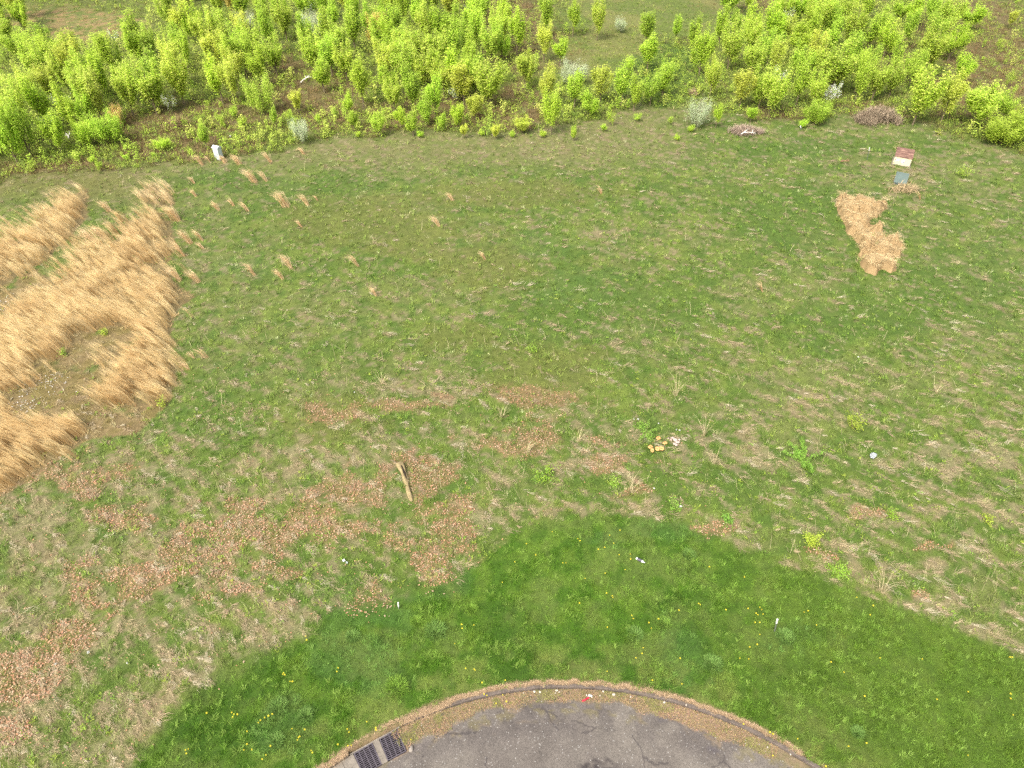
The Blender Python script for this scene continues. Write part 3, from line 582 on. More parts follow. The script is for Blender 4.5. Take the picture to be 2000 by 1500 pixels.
def build_undergrowth():
    parts = []
    x, y = sample_px(46000, -260, 2260, -80, 380); Z = zones(x, y); k = Z['thick'] > .3; x, y = x[k], y[k]; Z = {q: w[k] for q, w in Z.items()}; n = len(x); dz = depth(x, y)
    c = colour(x, y, Z); br = Z['brown']; c = mixc(c, S(140, 112, 78), (rng.random(n) < .2 + .35 * br) * .7); c = mixc(c, S(136, 158, 62), (rng.random(n) < .32 - .2 * br) * .9); c = c * rng.uniform(.7, 1.3, (n, 1)); nb = 11
    hgt = rng.uniform(.2, .6, n) * (1 - .6 * Z['clear'])
    X, Y, A, T, LL = clumps(x, y, nb, rng.uniform(.1, .35, n), hgt, .1, 1.3)
    parts.append(blade_tris(np.stack([X, Y, zs(X, Y)], -1), A, T, LL, rng.uniform(.02, .045, len(X)), np.repeat(c, nb, 0) * rng.uniform(.75, 1.25, (len(X), 1))))
    # leafy weeds: small leaves in loose heaps
    x, y = sample_px(22000, -260, 2260, -80, 380); Z = zones(x, y); k = (Z['thick'] > .3) & (fbm(x * .35, y * .35, 601, 3) > .34 + .10 * Z['brown']) & (Z['clear'] < .5 + .5 * (rng.random(len(x)) < .3)); x, y = x[k], y[k]; n = len(x); nb = 26
    c = mixc(S(156, 184, 62), S(184, 202, 82), rng.random(n)); c = mixc(c, S(138, 166, 76), (rng.random(n) < .25) * .8)
    rad = rng.uniform(.12, .4, (n, 1)); d = rng.normal(0, 1, (n, nb, 3)); d[..., 2] = np.abs(d[..., 2]); hh = rng.uniform(.2, .8, (n, 1))
    X = x[:, None] + d[..., 0] * rad * .7; Y = y[:, None] + d[..., 1] * rad * .7; Zz = hh * (.25 + .4 * d[..., 2])
    P = np.stack([X, Y, Zz], -1).reshape(-1, 3); m = len(P)
    parts.append(blade_tris(P, rng.uniform(0, 6.28, m), rng.uniform(.3, 1.5, m), rng.uniform(.07, .14, m), rng.uniform(.045, .08, m), np.repeat(c, nb, 0) * rng.uniform(.85, 1.15, (m, 1))))
    # thin lime shoots between the young trees
    x, y = sample_px(4600, -260, 2260, -90, 330); Z = zones(x, y); dn = np.zeros(len(x), bool)
    for P in DENSE: dn |= pip(Z['u'], Z['v'], P)
    k = (Z['thick'] > .5) & (Z['clear'] < .3 + .5 * (Z['u'] > 600)) & (rng.random(len(x)) < np.where(dn, .80, .34 - .14 * (Z['u'] > 1860))); x, y, dn = x[k], y[k], dn[k]; n = len(x); nb = 110
    hh = np.where(dn, rng.uniform(.9, 2.3, n), rng.uniform(.4, 1.35, n)); w = hh * rng.uniform(.16, .38, n); t = rng.random((n, nb)); prof = np.sqrt(np.clip(t * (1.08 - t) * 3.6, 0, 1))
    X = x[:, None] + rng.normal(0, .55, (n, nb)) * w[:, None] * prof; Y = y[:, None] + rng.normal(0, .55, (n, nb)) * w[:, None] * prof; Zz = hh[:, None] * (.1 + .9 * t)
    c = mixc(LIME[0], YEL[1], rng.random(n)); c = mixc(c, MID[0], (rng.random(n) < .3) * .8) * rng.uniform(.85, 1.1, (n, 1)); m = n * nb
    parts.append(leaf_quads(np.stack([X, Y, Zz], -1).reshape(-1, 3), rng.uniform(.09, .15, m), .6, np.repeat(c, nb, 0) * rng.uniform(.88, 1.12, (m, 1)) * 1.2))
    V, n_, C = cat(parts); tag(big_mesh("undergrowth", V, n_, C, M_GRASS), "brown and green tangle of weeds covering the ground under the saplings", "undergrowth", kind="stuff")

# ------------------------------------------------------------------ saplings and shrubs
def leaf_quads(P, size, aspect, C, droop=.5):
    n = len(P); a = rng.uniform(0, 2 * np.pi, n); e = np.stack([np.cos(a), np.sin(a), rng.uniform(-droop, droop, n)], -1) * (size / 2)[:, None]
    q = np.stack([-np.sin(a), np.cos(a), rng.uniform(-.9, .9, n)], -1) * (size * aspect / 2)[:, None]
    return np.stack([P - e, P - q, P + e, P + q], 1).reshape(-1, 3), np.full(n, 4, np.int32), np.repeat(C, 4, 0)
def make_tree(seed, width=1.7, limbs=6, leaves=1300, base=.16, cols=None, leaf=(.11, .19), aspect=.62, spread=.15, blossom=0, bare=0.0, twig_w=.008):
    """a 4 m young tree: (crown mesh, trunk mesh)"""
    r = np.random.default_rng(seed); mb = MB(); Ht = 4.0; lines = []
    lean = r.normal(0, .1, 2)
    top = np.array([lean[0], lean[1], Ht * .9]); trunk = [np.array([0, 0, -.05]), np.array([lean[0] * .3, lean[1] * .3, Ht * .35]), np.array([lean[0] * .7, lean[1] * .7, Ht * .65]), top]
    mb.tube(trunk, [.055, .042, .026, .008], 5); lines.append((trunk[1], trunk[2], .8)); lines.append((trunk[2], top, 1.0))
    for i in range(limbs):
        a = 2 * math.pi * i / limbs + r.uniform(-.5, .5); h0 = Ht * r.uniform(base, .45); p0 = np.array([lean[0] * h0 / Ht, lean[1] * h0 / Ht, h0])
        w = width / 2 * r.uniform(.55, 1.0); hh = Ht * (r.uniform(.62, .98) - .12 * (w > width * .42)); p1 = np.array([math.cos(a) * w * .72, math.sin(a) * w * .72, h0 + (hh - h0) * .45]); p2 = np.array([math.cos(a) * w * .88, math.sin(a) * w * .88, hh])
        mb.tube([p0, p1, p2], [.028, .018, .006], 4); lines.append((p0 + (p1 - p0) * .35, p1, 1.)); lines.append((p1, p2, 1.1))
        for j in range(3):
            q0 = p0 + (p1 - p0) * r.uniform(.3, 1); b = a + r.uniform(-1.3, 1.3); ln = r.uniform(.35, .8) * width / 1.7
            q1 = q0 + np.array([math.cos(b) * ln * .42, math.sin(b) * ln * .42, ln * r.uniform(.9, 1.6)])
            mb.tube([q0, q1], [.012, .004], 3); lines.append((q0, q1, .9))
    tot = sum(np.linalg.norm(b - a) * w for a, b, w in lines); pts = []
    for a, b, w in lines:
        n = int(leaves * 4.2 * np.linalg.norm(b - a) * w / tot) + 1; t = r.uniform(0, 1.06, n)[:, None]
        k = int(max(2, n / 22)); cen = r.uniform(0, 1.05, k); t = (cen[r.integers(0, k, n)][:, None] + r.normal(0, .07, (n, 1)))
        pts.append(a + (b - a) * t + r.normal(0, spread * .72, (n, 3)) * np.array([1, 1, 1.5]))
    P = np.concatenate(pts); P = P[P[:, 2] > .25]; n = len(P)
    ca_, cb = cols; C = mixc(ca_, cb, r.random(n) ** 1.3) * r.uniform(.88, 1.12, (n, 1))
    parts = [leaf_quads(P, r.uniform(leaf[0], leaf[1], n) * .62, aspect, C)]
    if bare:
        m = int(len(P) * bare); Q = P[r.integers(0, n, m)]; d = Q / np.linalg.norm(Q, axis=1)[:, None]
        parts.append(blade_tris(Q - d * .25, np.arctan2(d[:, 1], d[:, 0]), r.uniform(.1, .9, m), r.uniform(.3, .6, m), np.full(m, .012), np.tile(S(170, 160, 140), (m, 1))))
    if blossom:
        idx = r.choice(len(P), min(len(P), blossom)); Q = P[idx] + r.normal(0, .03, (len(idx), 3))
        parts.append(leaf_quads(Q, r.uniform(.07, .13, len(Q)), .9, np.tile(S(250, 246, 240) * 1.25, (len(Q), 1)) * r.uniform(.85, 1.0, (len(Q), 1))))
    return cat(parts), mb
LIME = (S(160, 190, 60), S(188, 206, 86)); YEL = (S(176, 192, 72), S(200, 204, 104)); MID = (S(156, 184, 64), S(180, 198, 84)); BRONZE = (S(190, 174, 98), S(196, 190, 100))
SILVER = (S(172, 188, 146), S(202, 212, 178)); TAN_L = (S(190, 176, 104), S(206, 176, 120))
PROTO = {}
def proto(kind, name, seed, **kw):
    (V, n_, C), mb = make_tree(seed, **kw)
    root = empty(name, (0, -400, 0)); big_mesh("crown", V, n_, C, M_LEAF, root); mb.build("trunk", M_BARK, root)
    PROTO.setdefault(kind, []).append([root, 0, kw.get('width', 1.7)])
for s in range(5): proto("slim", "sapling", 40 + s, width=1.35, limbs=5, leaves=1250, base=.12, cols=LIME if s % 2 else MID)
for s in range(4): proto("egg", "sapling", 50 + s, width=2.1, limbs=8, leaves=1900, base=.12, cols=LIME if s % 2 else (LIME[0], YEL[1]))
for s in range(2): proto("yellow", "sapling", 60 + s, width=1.8, limbs=7, leaves=1400, base=.12, cols=YEL)
for s in range(2): proto("mid", "sapling", 65 + s, width=2.0, limbs=7, leaves=1500, base=.1, cols=MID)
for s in range(3): proto("bush", "bush", 70 + s, width=3.8, limbs=12, leaves=2600, base=.03, cols=(LIME, MID, (LIME[0], YEL[1]))[s], leaf=(.14, .24), spread=.25)
proto("bronze", "sapling", 75, width=2.0, limbs=7, leaves=1300, base=.12, cols=BRONZE)
proto("tan", "bush", 76, width=3.2, limbs=9, leaves=1900, base=.06, cols=TAN_L, spread=.22)
for s in range(2): proto("silver", "silvery_shrub", 80 + s, width=4.2, limbs=18, leaves=3000, base=.02, cols=SILVER, leaf=(.10, .17), aspect=.45, spread=.25, bare=.2)
for s in range(2): proto("blossom", "blossoming_tree", 85 + s, width=2.6, limbs=7, leaves=520, base=.1, cols=(MID[0], S(150, 150, 100)), blossom=1500 if s == 0 else 700, spread=.13)
proto("sprout", "seedling", 90, width=1.9, limbs=5, leaves=420, base=.05, cols=LIME, leaf=(.17, .27), spread=.26)
proto("sprout", "seedling", 91, width=2.0, limbs=3, leaves=330, base=.05, cols=MID, leaf=(.17, .27), spread=.3)

TREES = []
def plant(kind, cu, cv, w, h, which=None, adj=None, noun=None, cat_="young tree", group=None):
    """a crown centred on photo point (cu, cv), w x h photo pixels, standing on the ground straight below it"""
    slope = (1000 - cu) / (2291 - cv); ub, vb = cu + slope * h * .5, cv + h * .5
    x, y = gnd(ub, vb); x, y = float(x), float(y); dep = float(depth(x, y)); hz = hpx(ub, vb, h); wm = w / (F / dep)
    L = PROTO[kind]; i = (int(cu * 7 + cv * 3) % len(L)) if which is None else which; P = L[i]
    if P[1] == 0: r = P[0]
    else: r = copy_tree(P[0])
    P[1] += 1
    r.location = (x, y, z1(x, y)); r.rotation_euler = (0, 0, (cu * 1.7 + cv) % 6.28); young = kind in ('slim', 'egg', 'mid', 'yellow', 'bronze'); k = wm / P[2] * (1.22 if young and h > 38 else .86 if kind == 'sprout' else 1.08)
    r.scale = (k, k * (.9 + .2 * ((cu * .37) % 1)), hz / 4.0 * ((1.42 if young else .85 if kind == 'silver' else .9 if kind == 'sprout' else 1.12) + .24 * ((cv * .61) % 1)))
    r["category"] = cat_
    if group: r["group"] = group
    if adj is None: adj = SHADE[kind] if isinstance(SHADE[kind], str) else SHADE[kind][0 if hz > 3.6 else 1 if hz > 2.2 else 2]
    TREES.append((r, cu, cv, w, h, adj, noun)); return r
SHADE = {"slim": ("tall slender lime green", "slender lime green", "small slender lime green"), "egg": ("tall full lime green", "full-crowned lime green", "small round lime green"),
         "yellow": ("tall yellow green", "yellow green", "small yellow green"), "mid": ("tall mid green", "mid green", "small mid green"), "bush": "bushy lime green", "bronze": "bronze tinged", "tan": "tan leaved",
         "silver": "silvery grey-green", "blossom": "white blossoming", "sprout": "tiny bright green"}
# landmark shrubs, each with its own label
def land(kind, cu, cv, w, h, name, label, cat_, mark=None, which=None):
    r = plant(kind, cu, cv, w, h, which, cat_=cat_); TREES.pop(); r.name = name; r["label"] = label
    if mark: MARKS[mark] = (cu, cv)
    return r
land("silver", 1122, 143, 62, 46, "silvery_shrub", "rounded silvery grey-green shrub at the edge of the tan clearing, largest of the silvery shrubs", "shrub", "the rounded silvery shrub", 0)
land("silver", 1367, 222, 54, 52, "silvery_shrub", "pale silvery shrub of upright twigs standing alone in green grass below the thicket gap", "shrub", "the pale twiggy shrub", 1)
land("silver", 480, 46, 46, 44, "silvery_shrub", "silvery grey shrub showing above dense lime saplings, left of its silvery neighbour", "shrub", "the upper silvery shrub", 0)
land("silver", 610, 48, 58, 54, "silvery_shrub", "wide silvery shrub among dense saplings near the top edge", "shrub", "the wide silvery shrub", 1)
land("silver", 586, 258, 40, 46, "silvery_shrub", "small silvery shrub at the thicket's lower edge above the meadow", "shrub", "the meadow-edge silvery shrub", 0)
land("silver", 1212, 48, 30, 30, "silvery_shrub", "small pale silvery shrub at the left edge of the clearing near the top", "shrub", "the clearing's pale shrub", 1)
land("silver", 92, 245, 42, 36, "silvery_shrub", "silvery shrub tucked behind lime bushes in the left part of the thicket", "shrub", "the leftmost silvery shrub", 1)
land("silver", 914, 22, 26, 24, "silvery_shrub", "small greyish shrub at the very top of the dense thicket", "shrub", "the topmost greyish shrub", 0)
land("silver", 194, 150, 20, 34, "silvery_shrub", "narrow silvery shrub squeezed between lime saplings", "shrub", "the narrow silvery shrub", 0)
land("blossom", 1620, 193, 38, 44, "blossoming_tree", "bright white blossoming tree at the thicket edge beside the brown bramble heap", "young tree", "the brightest blossoming tree", 0)
land("blossom", 1524, 156, 32, 44, "blossoming_tree", "cream blossoming tree up and left of the brightest white blossoming tree", "young tree", "the cream blossoming tree", 1)
land("blossom", 130, 216, 42, 44, "blossoming_tree", "pinkish white blossoming tree in the left thicket", "young tree", "the pinkish blossoming tree", 1)
land("blossom", 332, 206, 32, 34, "blossoming_tree", "faint white blossom on a small tree at the thicket edge above the pale cabinet", "young tree", "the faint blossoming tree", 1)
land("blossom", 890, 184, 30, 34, "blossoming_tree", "small white blossoming tree mixed into lime saplings in the middle of the thicket edge", "young tree", "the mid-thicket white blossom", 1)
land("blossom", 1536, 44, 24, 40, "blossoming_tree", "pale blossoming tree high in the right thicket near the top edge", "young tree", "the upper right blossom", 1)
land("blossom", 226, 78, 22, 30, "blossoming_tree", "small pinkish blossoming tree near the tan clearing at the top left", "young tree", "the top left pinkish blossom", 1)
land("tan", 228, 228, 36, 42, "bush", "orange tan leaved bush behind a broad lime bush in the left thicket", "bush", "the orange tan bush")
land("bush", 213, 260, 68, 46, "bush", "broad bright lime bush at the front of the left thicket below the tan bush", "bush", "the broad front-left bush", 0)
land("bush", 318, 283, 34, 16, "bush", "low bright lime bush on brown ground left of the pale cabinet", "bush", "the low bright lime bush", 0)
land("bush", 507, 192, 58, 62, "bush", "round lime bush standing clear on brown ground left of centre", "bush", "the round clear-standing bush", 2)
land("bush", 48, 98, 74, 42, "bush", "wide dark lime bush at the far left above the green strip", "bush", "the far left bush", 1)
land("bush", 1596, 226, 56, 30, "bush", "dense green bush below the bright white blossoming tree", "bush", "the bush below the blossom", 1)
land("bush", 1962, 262, 92, 36, "bush", "low wide bush of arching green fronds at the right edge of the thicket", "bush", "the arching bush", 1)
MARKS.update({"the cream cabinet": (1763, 308), "the green cabinet": (1760, 348), "the pale cabinet": (424, 300), "the straw mulch": (1700, 460), "the brown bramble heap": (1705, 228), "the grey bramble patch": (1450, 258),
              "the split log": (792, 940), "the orange mushrooms": (1278, 872), "the plastic bag": (1702, 895), "the plastic bottle": (1251, 1094), "the drain grates": (742, 1460), "the red strip": (1143, 1367),
              "the lawn marker post": (1516, 1220), "the field marker post": (1697, 298), "the tall grey pole": (1845, 18)})
HAND = """e 110 275 50 50;e 296 190 62 66;e 350 172 52 70;s 192 168 44 66;e 96 125 52 60;e 60 192 52 72;e 38 236 50 76;e 18 285 46 74;e 12 80 44 50;b 165 268 46 40;s 400 275 22 32;t 474 238 24 26;
e 536 122 46 52;e 610 112 44 60;e 662 98 40 54;s 630 160 32 44;e 674 132 42 50;s 706 178 34 70;s 758 170 28 46;e 790 140 60 62;e 822 100 44 50;e 866 166 42 52;y 905 178 44 54;e 952 180 62 62;s 920 140 36 50;e 856 112 44 60;s 886 66 40 60;s 926 52 40 56;m 792 92 44 56;e 832 62 44 56;e 976 70 40 60;s 690 240 22 26;m 740 248 32 36;s 782 238 26 34;s 806 250 26 34;s 832 226 26 40;e 894 235 34 34;s 865 245 18 24;e 768 198 36 46;y 580 206 26 34;s 537 236 14 26;s 683 214 22 32;y 928 216 34 36;y 968 262 22 20;
s 1010 76 32 66;s 1065 40 32 66;s 1120 46 22 54;e 1168 50 32 60;y 1063 95 32 54;s 1094 110 24 42;e 1026 150 42 54;y 1067 182 32 62;s 1122 190 32 46;y 1174 174 38 60;s 1216 176 32 60;s 1240 195 24 44;m 1272 184 34 46;s 1296 170 32 46;e 1077 236 36 56;s 1150 212 36 36;t 1193 232 20 28;s 1266 118 32 48;t 1230 124 26 30;s 1262 70 26 46;s 1322 65 20 34;m 1300 146 32 32;e 1370 115 42 66;e 1390 166 34 60;s 1408 62 24 50;e 1426 108 44 64;y 1450 182 38 62;e 1488 182 50 60;s 1465 66 28 66;e 1470 130 46 54;y 1020 250 36 22;s 1467 230 20 20;s 1356 75 24 40;s 1400 236 18 30;s 1436 56 22 44;
s 1510 66 40 66;e 1530 28 44 50;s 1560 92 40 56;e 1592 56 50 76;e 1650 32 34 52;e 1612 16 40 44;e 1664 70 44 60;s 1702 76 32 54;s 1720 70 28 54;s 1746 126 24 46;e 1630 152 76 66;m 1562 140 44 60;e 1508 196 50 62;e 1592 190 40 50;e 1710 172 42 56;e 1744 166 40 50;m 1788 158 34 46;e 1816 118 52 70;m 1784 142 40 50;e 1852 48 50 62;m 1824 75 40 50;e 1860 95 46 50;s 1897 44 40 34;s 1880 146 32 48;e 1796 208 64 74;y 1850 208 40 70;e 1908 220 66 60;m 1956 216 38 44;e 1985 238 34 40;m 1756 30 34 40;s 1782 34 30 40;s 1820 22 22 40;y 1976 42 20 26;t 1955 86 20 24;t 1972 155 20 34;m 1700 128 34 50;s 1660 118 34 50;m 1996 258 30 40;s 1620 96 34 60;s 1690 20 30 46;
t 300 300 14 14;t 180 310 18 18;t 192 325 18 20;t 245 305 16 14;t 150 305 16 20;t 360 240 16 22;t 430 235 24 28;t 455 215 22 30;t 620 230 16 20;t 655 222 16 20;t 1310 235 14 18;t 1245 228 18 18;t 1350 250 18 14;t 1322 268 14 14;t 560 225 14 20;t 700 262 14 12;t 1000 262 16 14;t 940 258 14 14;y 905 262 16 18;t 820 262 18 14;t 1060 262 18 14;t 1120 252 16 14;t 1570 240 22 18;s 1120 268 12 16;t 1180 248 16 18"""
KIND = {"s": "slim", "e": "egg", "y": "yellow", "m": "mid", "b": "bush", "t": "sprout"}
placed = [(m[0], m[1], 26) for k, m in MARKS.items() if m[1] < 300]
for t in HAND.replace("\n", "").split(";"):
    k, a, b, w, h = t.split(); a, b, w, h = map(float, (a, b, w, h)); plant(KIND[k], a, b, w, h); placed.append((a, b, w * .5))
DENSE = [[(330, -40), (1000, -40), (1010, 90), (990, 160), (900, 150), (760, 120), (650, 100), (560, 90), (520, 150), (430, 190), (400, 160), (300, 170), (250, 200), (170, 230), (60, 300), (0, 320), (-60, 330), (-60, 230), (40, 170), (90, 100), (160, 90), (240, 60), (300, 40)],
         [(1420, -30), (1820, -30), (1830, 40), (1760, 120), (1740, 170), (1560, 180), (1440, 140), (1400, 60)], [(-60, -30), (60, -30), (50, 60), (20, 80), (-60, 90)], [(640, 120), (980, 140), (1000, 200), (820, 210), (640, 160)]]
MID_D = [(1000, 60), (1240, 100), (1440, 180), (1560, 210), (1560, 230), (1440, 215), (1250, 200), (1060, 230), (1000, 200)]
cnt = len(TREES); tries = 0; R2 = random.Random(5)
while len(TREES) < 300 and tries < 12000:
    tries += 1; u = R2.uniform(-60, 1850); v = R2.uniform(-38, 300)
    if not any(pip(np.array([u]), np.array([v]), P)[0] for P in DENSE): continue
    if pip(np.array([u]), np.array([v]), [(0, 140), (70, 125), (75, 160), (20, 200), (-60, 215), (-60, 150)])[0]: continue
    sp = 17 + .03 * v
    if any(abs(u - a) < max(sp, r * .62) and abs(v - b) < max(sp, r * .62) * .85 for a, b, r in placed): continue
    k = R2.choices(["egg", "slim", "mid", "yellow", "bronze"], [5, 5, 2.5, 1.5, .35])[0]; w = R2.uniform(32, 48) * (.85 + v / 900); h = R2.uniform(52, 72) * (.85 + v / 900)
    if k == "slim": w *= .78
    plant(k, u, v, w, h); placed.append((u, v, w * .5))
for k, L in PROTO.items():
    for P in L:
        if P[1] == 0:
            for c in list(P[0].children): bpy.data.objects.remove(c)
            bpy.data.objects.remove(P[0])
for t in TREES: t[0]["group"] = "young trees and seedlings of the thicket"
MK_TOP = [k for k, m in MARKS.items() if m[1] < 300]
point_labels([(t[0], t[1], t[2], t[5]) for t in TREES], "sapling", MK_TOP)

# leafy plants standing by themselves in the meadow
def weed_bush(u, v, w, hm, c1, c2, name, label, n=260, leaf=(.05, .11), frond=False, mark=None):
    p = at(u, v); k = float(depth(p.x, p.y)) / F; wm = w * k / 2; ns = 14; parts = []; mb = MB()
    for i in range(ns):
        a = rng.uniform(0, 6.28); ln = wm * rng.uniform(.5, 1.05); tip = np.array([math.cos(a) * ln, math.sin(a) * ln, hm * rng.uniform(.35, 1)]); mid = tip * np.array([.5, .5, .75]); m = int(n * 1.5) // ns
        mb.tube([(0, 0, 0), mid, tip], [.012, .008, .003], 3); t = rng.uniform(.15, 1.05, (m, 1)); P = np.where(t < .5, mid * t * 2, mid + (tip - mid) * (t - .5) * 2) + rng.normal(0, .045 if frond else .07, (m, 3))
        C = mixc(c1, c2, rng.random(m)) * rng.uniform(.8, 1.2, (m, 1)); parts.append(leaf_quads(np.maximum(P, [-9, -9, .02]), rng.uniform(*leaf, m) * .8, .5, C))
    r = empty(name, p); V, n_, C = cat(parts); big_mesh("foliage", V, n_, C, M_LEAF, r); mb.build("stem", M_BARK, r)
    tag(r, label, "plant", "leafy plants growing alone in the meadow")
    if mark: MARKS[mark] = (u, v)
G1, G2, Y1, Y2 = S(112, 156, 62), S(140, 176, 74), S(146, 170, 58), S(172, 184, 72)
weed_bush(1568, 903, 82, .75, G1, G2, "fern_like_shrub", "low feathery bright green shrub in the meadow left of the plastic bag", 1500, (.06, .12), True, "the feathery green shrub")
weed_bush(1665, 838, 42, .8, Y1, Y2, "young_shrub", "small yellow green shrub just up and left of the plastic bag", 420, mark="the yellow green shrub")
weed_bush(1580, 1068, 34, .95, Y1, Y2, "young_shrub", "yellow green seedling on reddish leaves near the mown lawn's edge", 420, mark="the lawn-edge seedling")
weed_bush(1260, 852, 60, .5, G1, G2, "young_shrub", "spreading green shrub just up and left of the orange mushrooms", 620, (.05, .1), True)
weed_bush(1070, 935, 62, .45, G1, Y1, "young_shrub", "loose green shrub in the middle of the meadow below the leaf litter", 420)
weed_bush(1634, 1122, 44, .4, G2, Y1, "young_shrub", "low light green plant on the mown lawn's edge below the yellow green seedling", 420)
weed_bush(1880, 345, 34, .7, G1, Y2, "young_shrub", "light green shrub in grass right of the cream cabinet", 300, (.08, .14))
weed_bush(1420, 1018, 26, .5, G1, G2, "young_shrub", "small green plant above a tan strip near the top of the mown lawn", 200)
weed_bush(1044, 685, 34, .35, Y1, G2, "young_shrub", "pale green low plant in the centre of the meadow", 240)
weed_bush(1740, 1010, 26, .35, Y1, G2, "young_shrub", "low yellow green plant below and right of the plastic bag", 200)
weed_bush(1925, 1018, 26, .35, Y1, Y2, "young_shrub", "tiny yellow green plant near the right edge of the meadow", 160)
weed_bush(1832, 262, 18, .4, Y2, Y2, "young_shrub", "tiny yellow plant above and right of the cream cabinet", 120, (.08, .14))
weed_bush(318, 793, 20, .6, Y1, Y2, "young_shrub", "small yellow green plant at the right foot of the tall golden grass", 160)
weed_bush(205, 654, 18, .4, Y1, Y2, "young_shrub", "tiny lime plant on the bare patch inside the tall golden grass", 140)
weed_bush(126, 694, 18, .4, Y1, G2, "young_shrub", "lime plant low on the bare patch nearest the left edge", 140)
weed_bush(1200, 944, 30, .3, Y1, G2, "young_shrub", "pale leafy plant below the orange mushrooms", 200)
weed_bush(1315, 990, 30, .3, G1, G2, "young_shrub", "soft green plant beside the pale scraps above the mown lawn", 200)

# tussocks of coarse grass in the lawn
def tussock(u, v, w, h, c1, c2, label):
    p = at(u, v); wm = w * float(depth(p.x, p.y)) / F / 2; h *= .72; n = int(150 + 5 * w); th = rng.uniform(0, 6.28, n); r = rng.uniform(0, 1, n) ** .6 * wm * .55
    P = np.stack([r * np.cos(th), r * np.sin(th), np.zeros(n)], -1); C = mixc(c1, c2, rng.random(n)) * rng.uniform(.75, 1.25, (n, 1))
    V, n_, C = blade_bent(P, th + rng.normal(0, .35, n), rng.uniform(.15, .9, n), rng.uniform(.7, 1.5, n), h * rng.uniform(.6, 1.15, n), np.full(n, .014), C)
    o = big_mesh("grass_tussock", V, n_, C, M_GRASS); o.location = p; tag(o, label, "grass tussock", "coarse grass tussocks in the lawn")
B1, B2 = S(104, 142, 62), S(134, 166, 84); A1, A2 = S(110, 150, 50), S(140, 172, 66)
for u, v, w, h, c1, c2, l in [(775, 1345, 74, .34, A1, A2, "largest light green grass tussock, up and right of the drain grates"), (852, 1236, 66, .36, B1, B2, "wide pale green grass tussock in the upper left of the lawn"),
    (814, 1216, 34, .3, A1, A2, "small bright tussock at the left side of the wide pale tussock"), (545, 1385, 60, .36, B1, B2, "soft green tussock in the lower left lawn beside yellow dandelions"), (922, 1190, 34, .3, A1, A2, "light tussock near the top left corner of the lawn"),
    (1532, 1246, 56, .32, B1, B2, "soft green tussock at the foot of the lawn marker post"), (1392, 1298, 62, .34, B1, B2, "soft green tussock in the middle right of the lawn"), (1240, 1240, 50, .28, B1, B2, "soft pale tussock in the centre of the lawn beside dandelions"),
    (1674, 1432, 34, .3, B1, B2, "small isolated dark green tussock in the lower right lawn"), (598, 1398, 40, .3, B1, B2, "tussock right of the soft green one in the lower left lawn"), (1296, 1218, 46, .28, B1, A2, "pale tussock left of centre of the dandelions in the lawn's middle"),
    (690, 1245, 40, .3, B1, B2, "dark green tussock at the upper left edge of the lawn below the tan grass"), (540, 1450, 46, .34, B1, B2, "lowest soft green tussock in the lower left lawn"), (1345, 590 + 495, 40, .28, B1, B2, "soft tussock at the top of the lawn right of the plastic bottle")]:
    tussock(u, v, w, h, c1, c2, l)

# single clumps of tall dry grass
TUFT = [(561, 404, 40, 30), (602, 402, 14, 24), (498, 355, 40, 26), (520, 352, 16, 22), (468, 322, 30, 20), (440, 318, 22, 16), (396, 322, 12, 22), (412, 318, 10, 14), (858, 443, 16, 22), (884, 392, 20, 16), (570, 525, 20, 28), (553, 545, 14, 22), (498, 537, 18, 24), (1488, 570, 14, 20), (735, 578, 14, 16), (372, 475, 34, 26), (396, 470, 18, 22), (360, 500, 22, 26), (427, 410, 18, 18), (215, 412, 30, 22), (384, 385, 12, 14), (457, 402, 12, 14), (484, 412, 14, 18), (350, 432, 20, 30), (397, 485, 14, 14), (388, 552, 24, 24), (352, 548, 26, 28), (404, 700, 28, 26), (370, 722, 26, 22), (380, 700, 12, 16), (1175, 378, 14, 16), (948, 508, 16, 16), (590, 445, 12, 14), (530, 318, 20, 22), (594, 300, 14, 14), (1828, 768, 6, 22), (1797, 390, 8, 18), (1232, 962, 30, 40), (1130, 772 + 90, 20, 28), (745, 745 + 5, 18, 24), (188, 478, 60, 34), (205, 465, 40, 26), (1318, 772, 26, 36), (1375, 850, 20, 34), (1722, 1152, 30, 34), (380, 318 + 40, 12, 14), (1030, 845 + 40, 16, 26), (1395, 905, 14, 30), (700, 520, 14, 24), (620, 392, 8, 10), (270, 470, 20, 22), (980, 815, 16, 24)]
tuft_items = []
for u, v, w, h in TUFT:
    p = at(u, v); k = float(depth(p.x, p.y)) / F; wm = w * k / 2; hm = max(.35, hpx(u, v, h) * (1.25 if v < 700 else .95)); n = int(14 + 1.9 * w * (1 if v < 700 else .3)); th = rng.uniform(0, 6.28, n); r = rng.uniform(0, 1, n) * wm * .6
    r = r * .7; P = np.stack([r * np.cos(th), r * np.sin(th), np.zeros(n)], -1); pale = v > 740; C = mixc(S(226, 190, 138), S(246, 220, 174), rng.random(n)) if not pale else mixc(S(196, 178, 134), S(214, 202, 160), rng.random(n))
    C = C * rng.uniform(.82, 1.15, (n, 1)); az = (math.radians(174) + rng.normal(0, .3, n)) if v < 1140 and not pale else rng.uniform(0, 6.28, n)
    V, n_, C = blade_bent(P, az, rng.uniform(.25, .7, n), rng.uniform(.8, 1.4, n), hm * rng.uniform(.7, 1.15, n), np.full(n, .016 * k * F / 40), C)
    o = big_mesh("dry_grass_clump", V, n_, C, M_STRAW); o.location = p; o["category"] = "dry grass clump"; o["group"] = "clumps of dry grass in the meadow"
    tuft_items.append((o, u, v, ("pale thin" if pale else "broad golden" if w > 24 else "small golden")))
MK2 = {"the tall golden grass": (250, 560)}; MARKS.update(MK2)
point_labels(tuft_items, "dry grass clump")

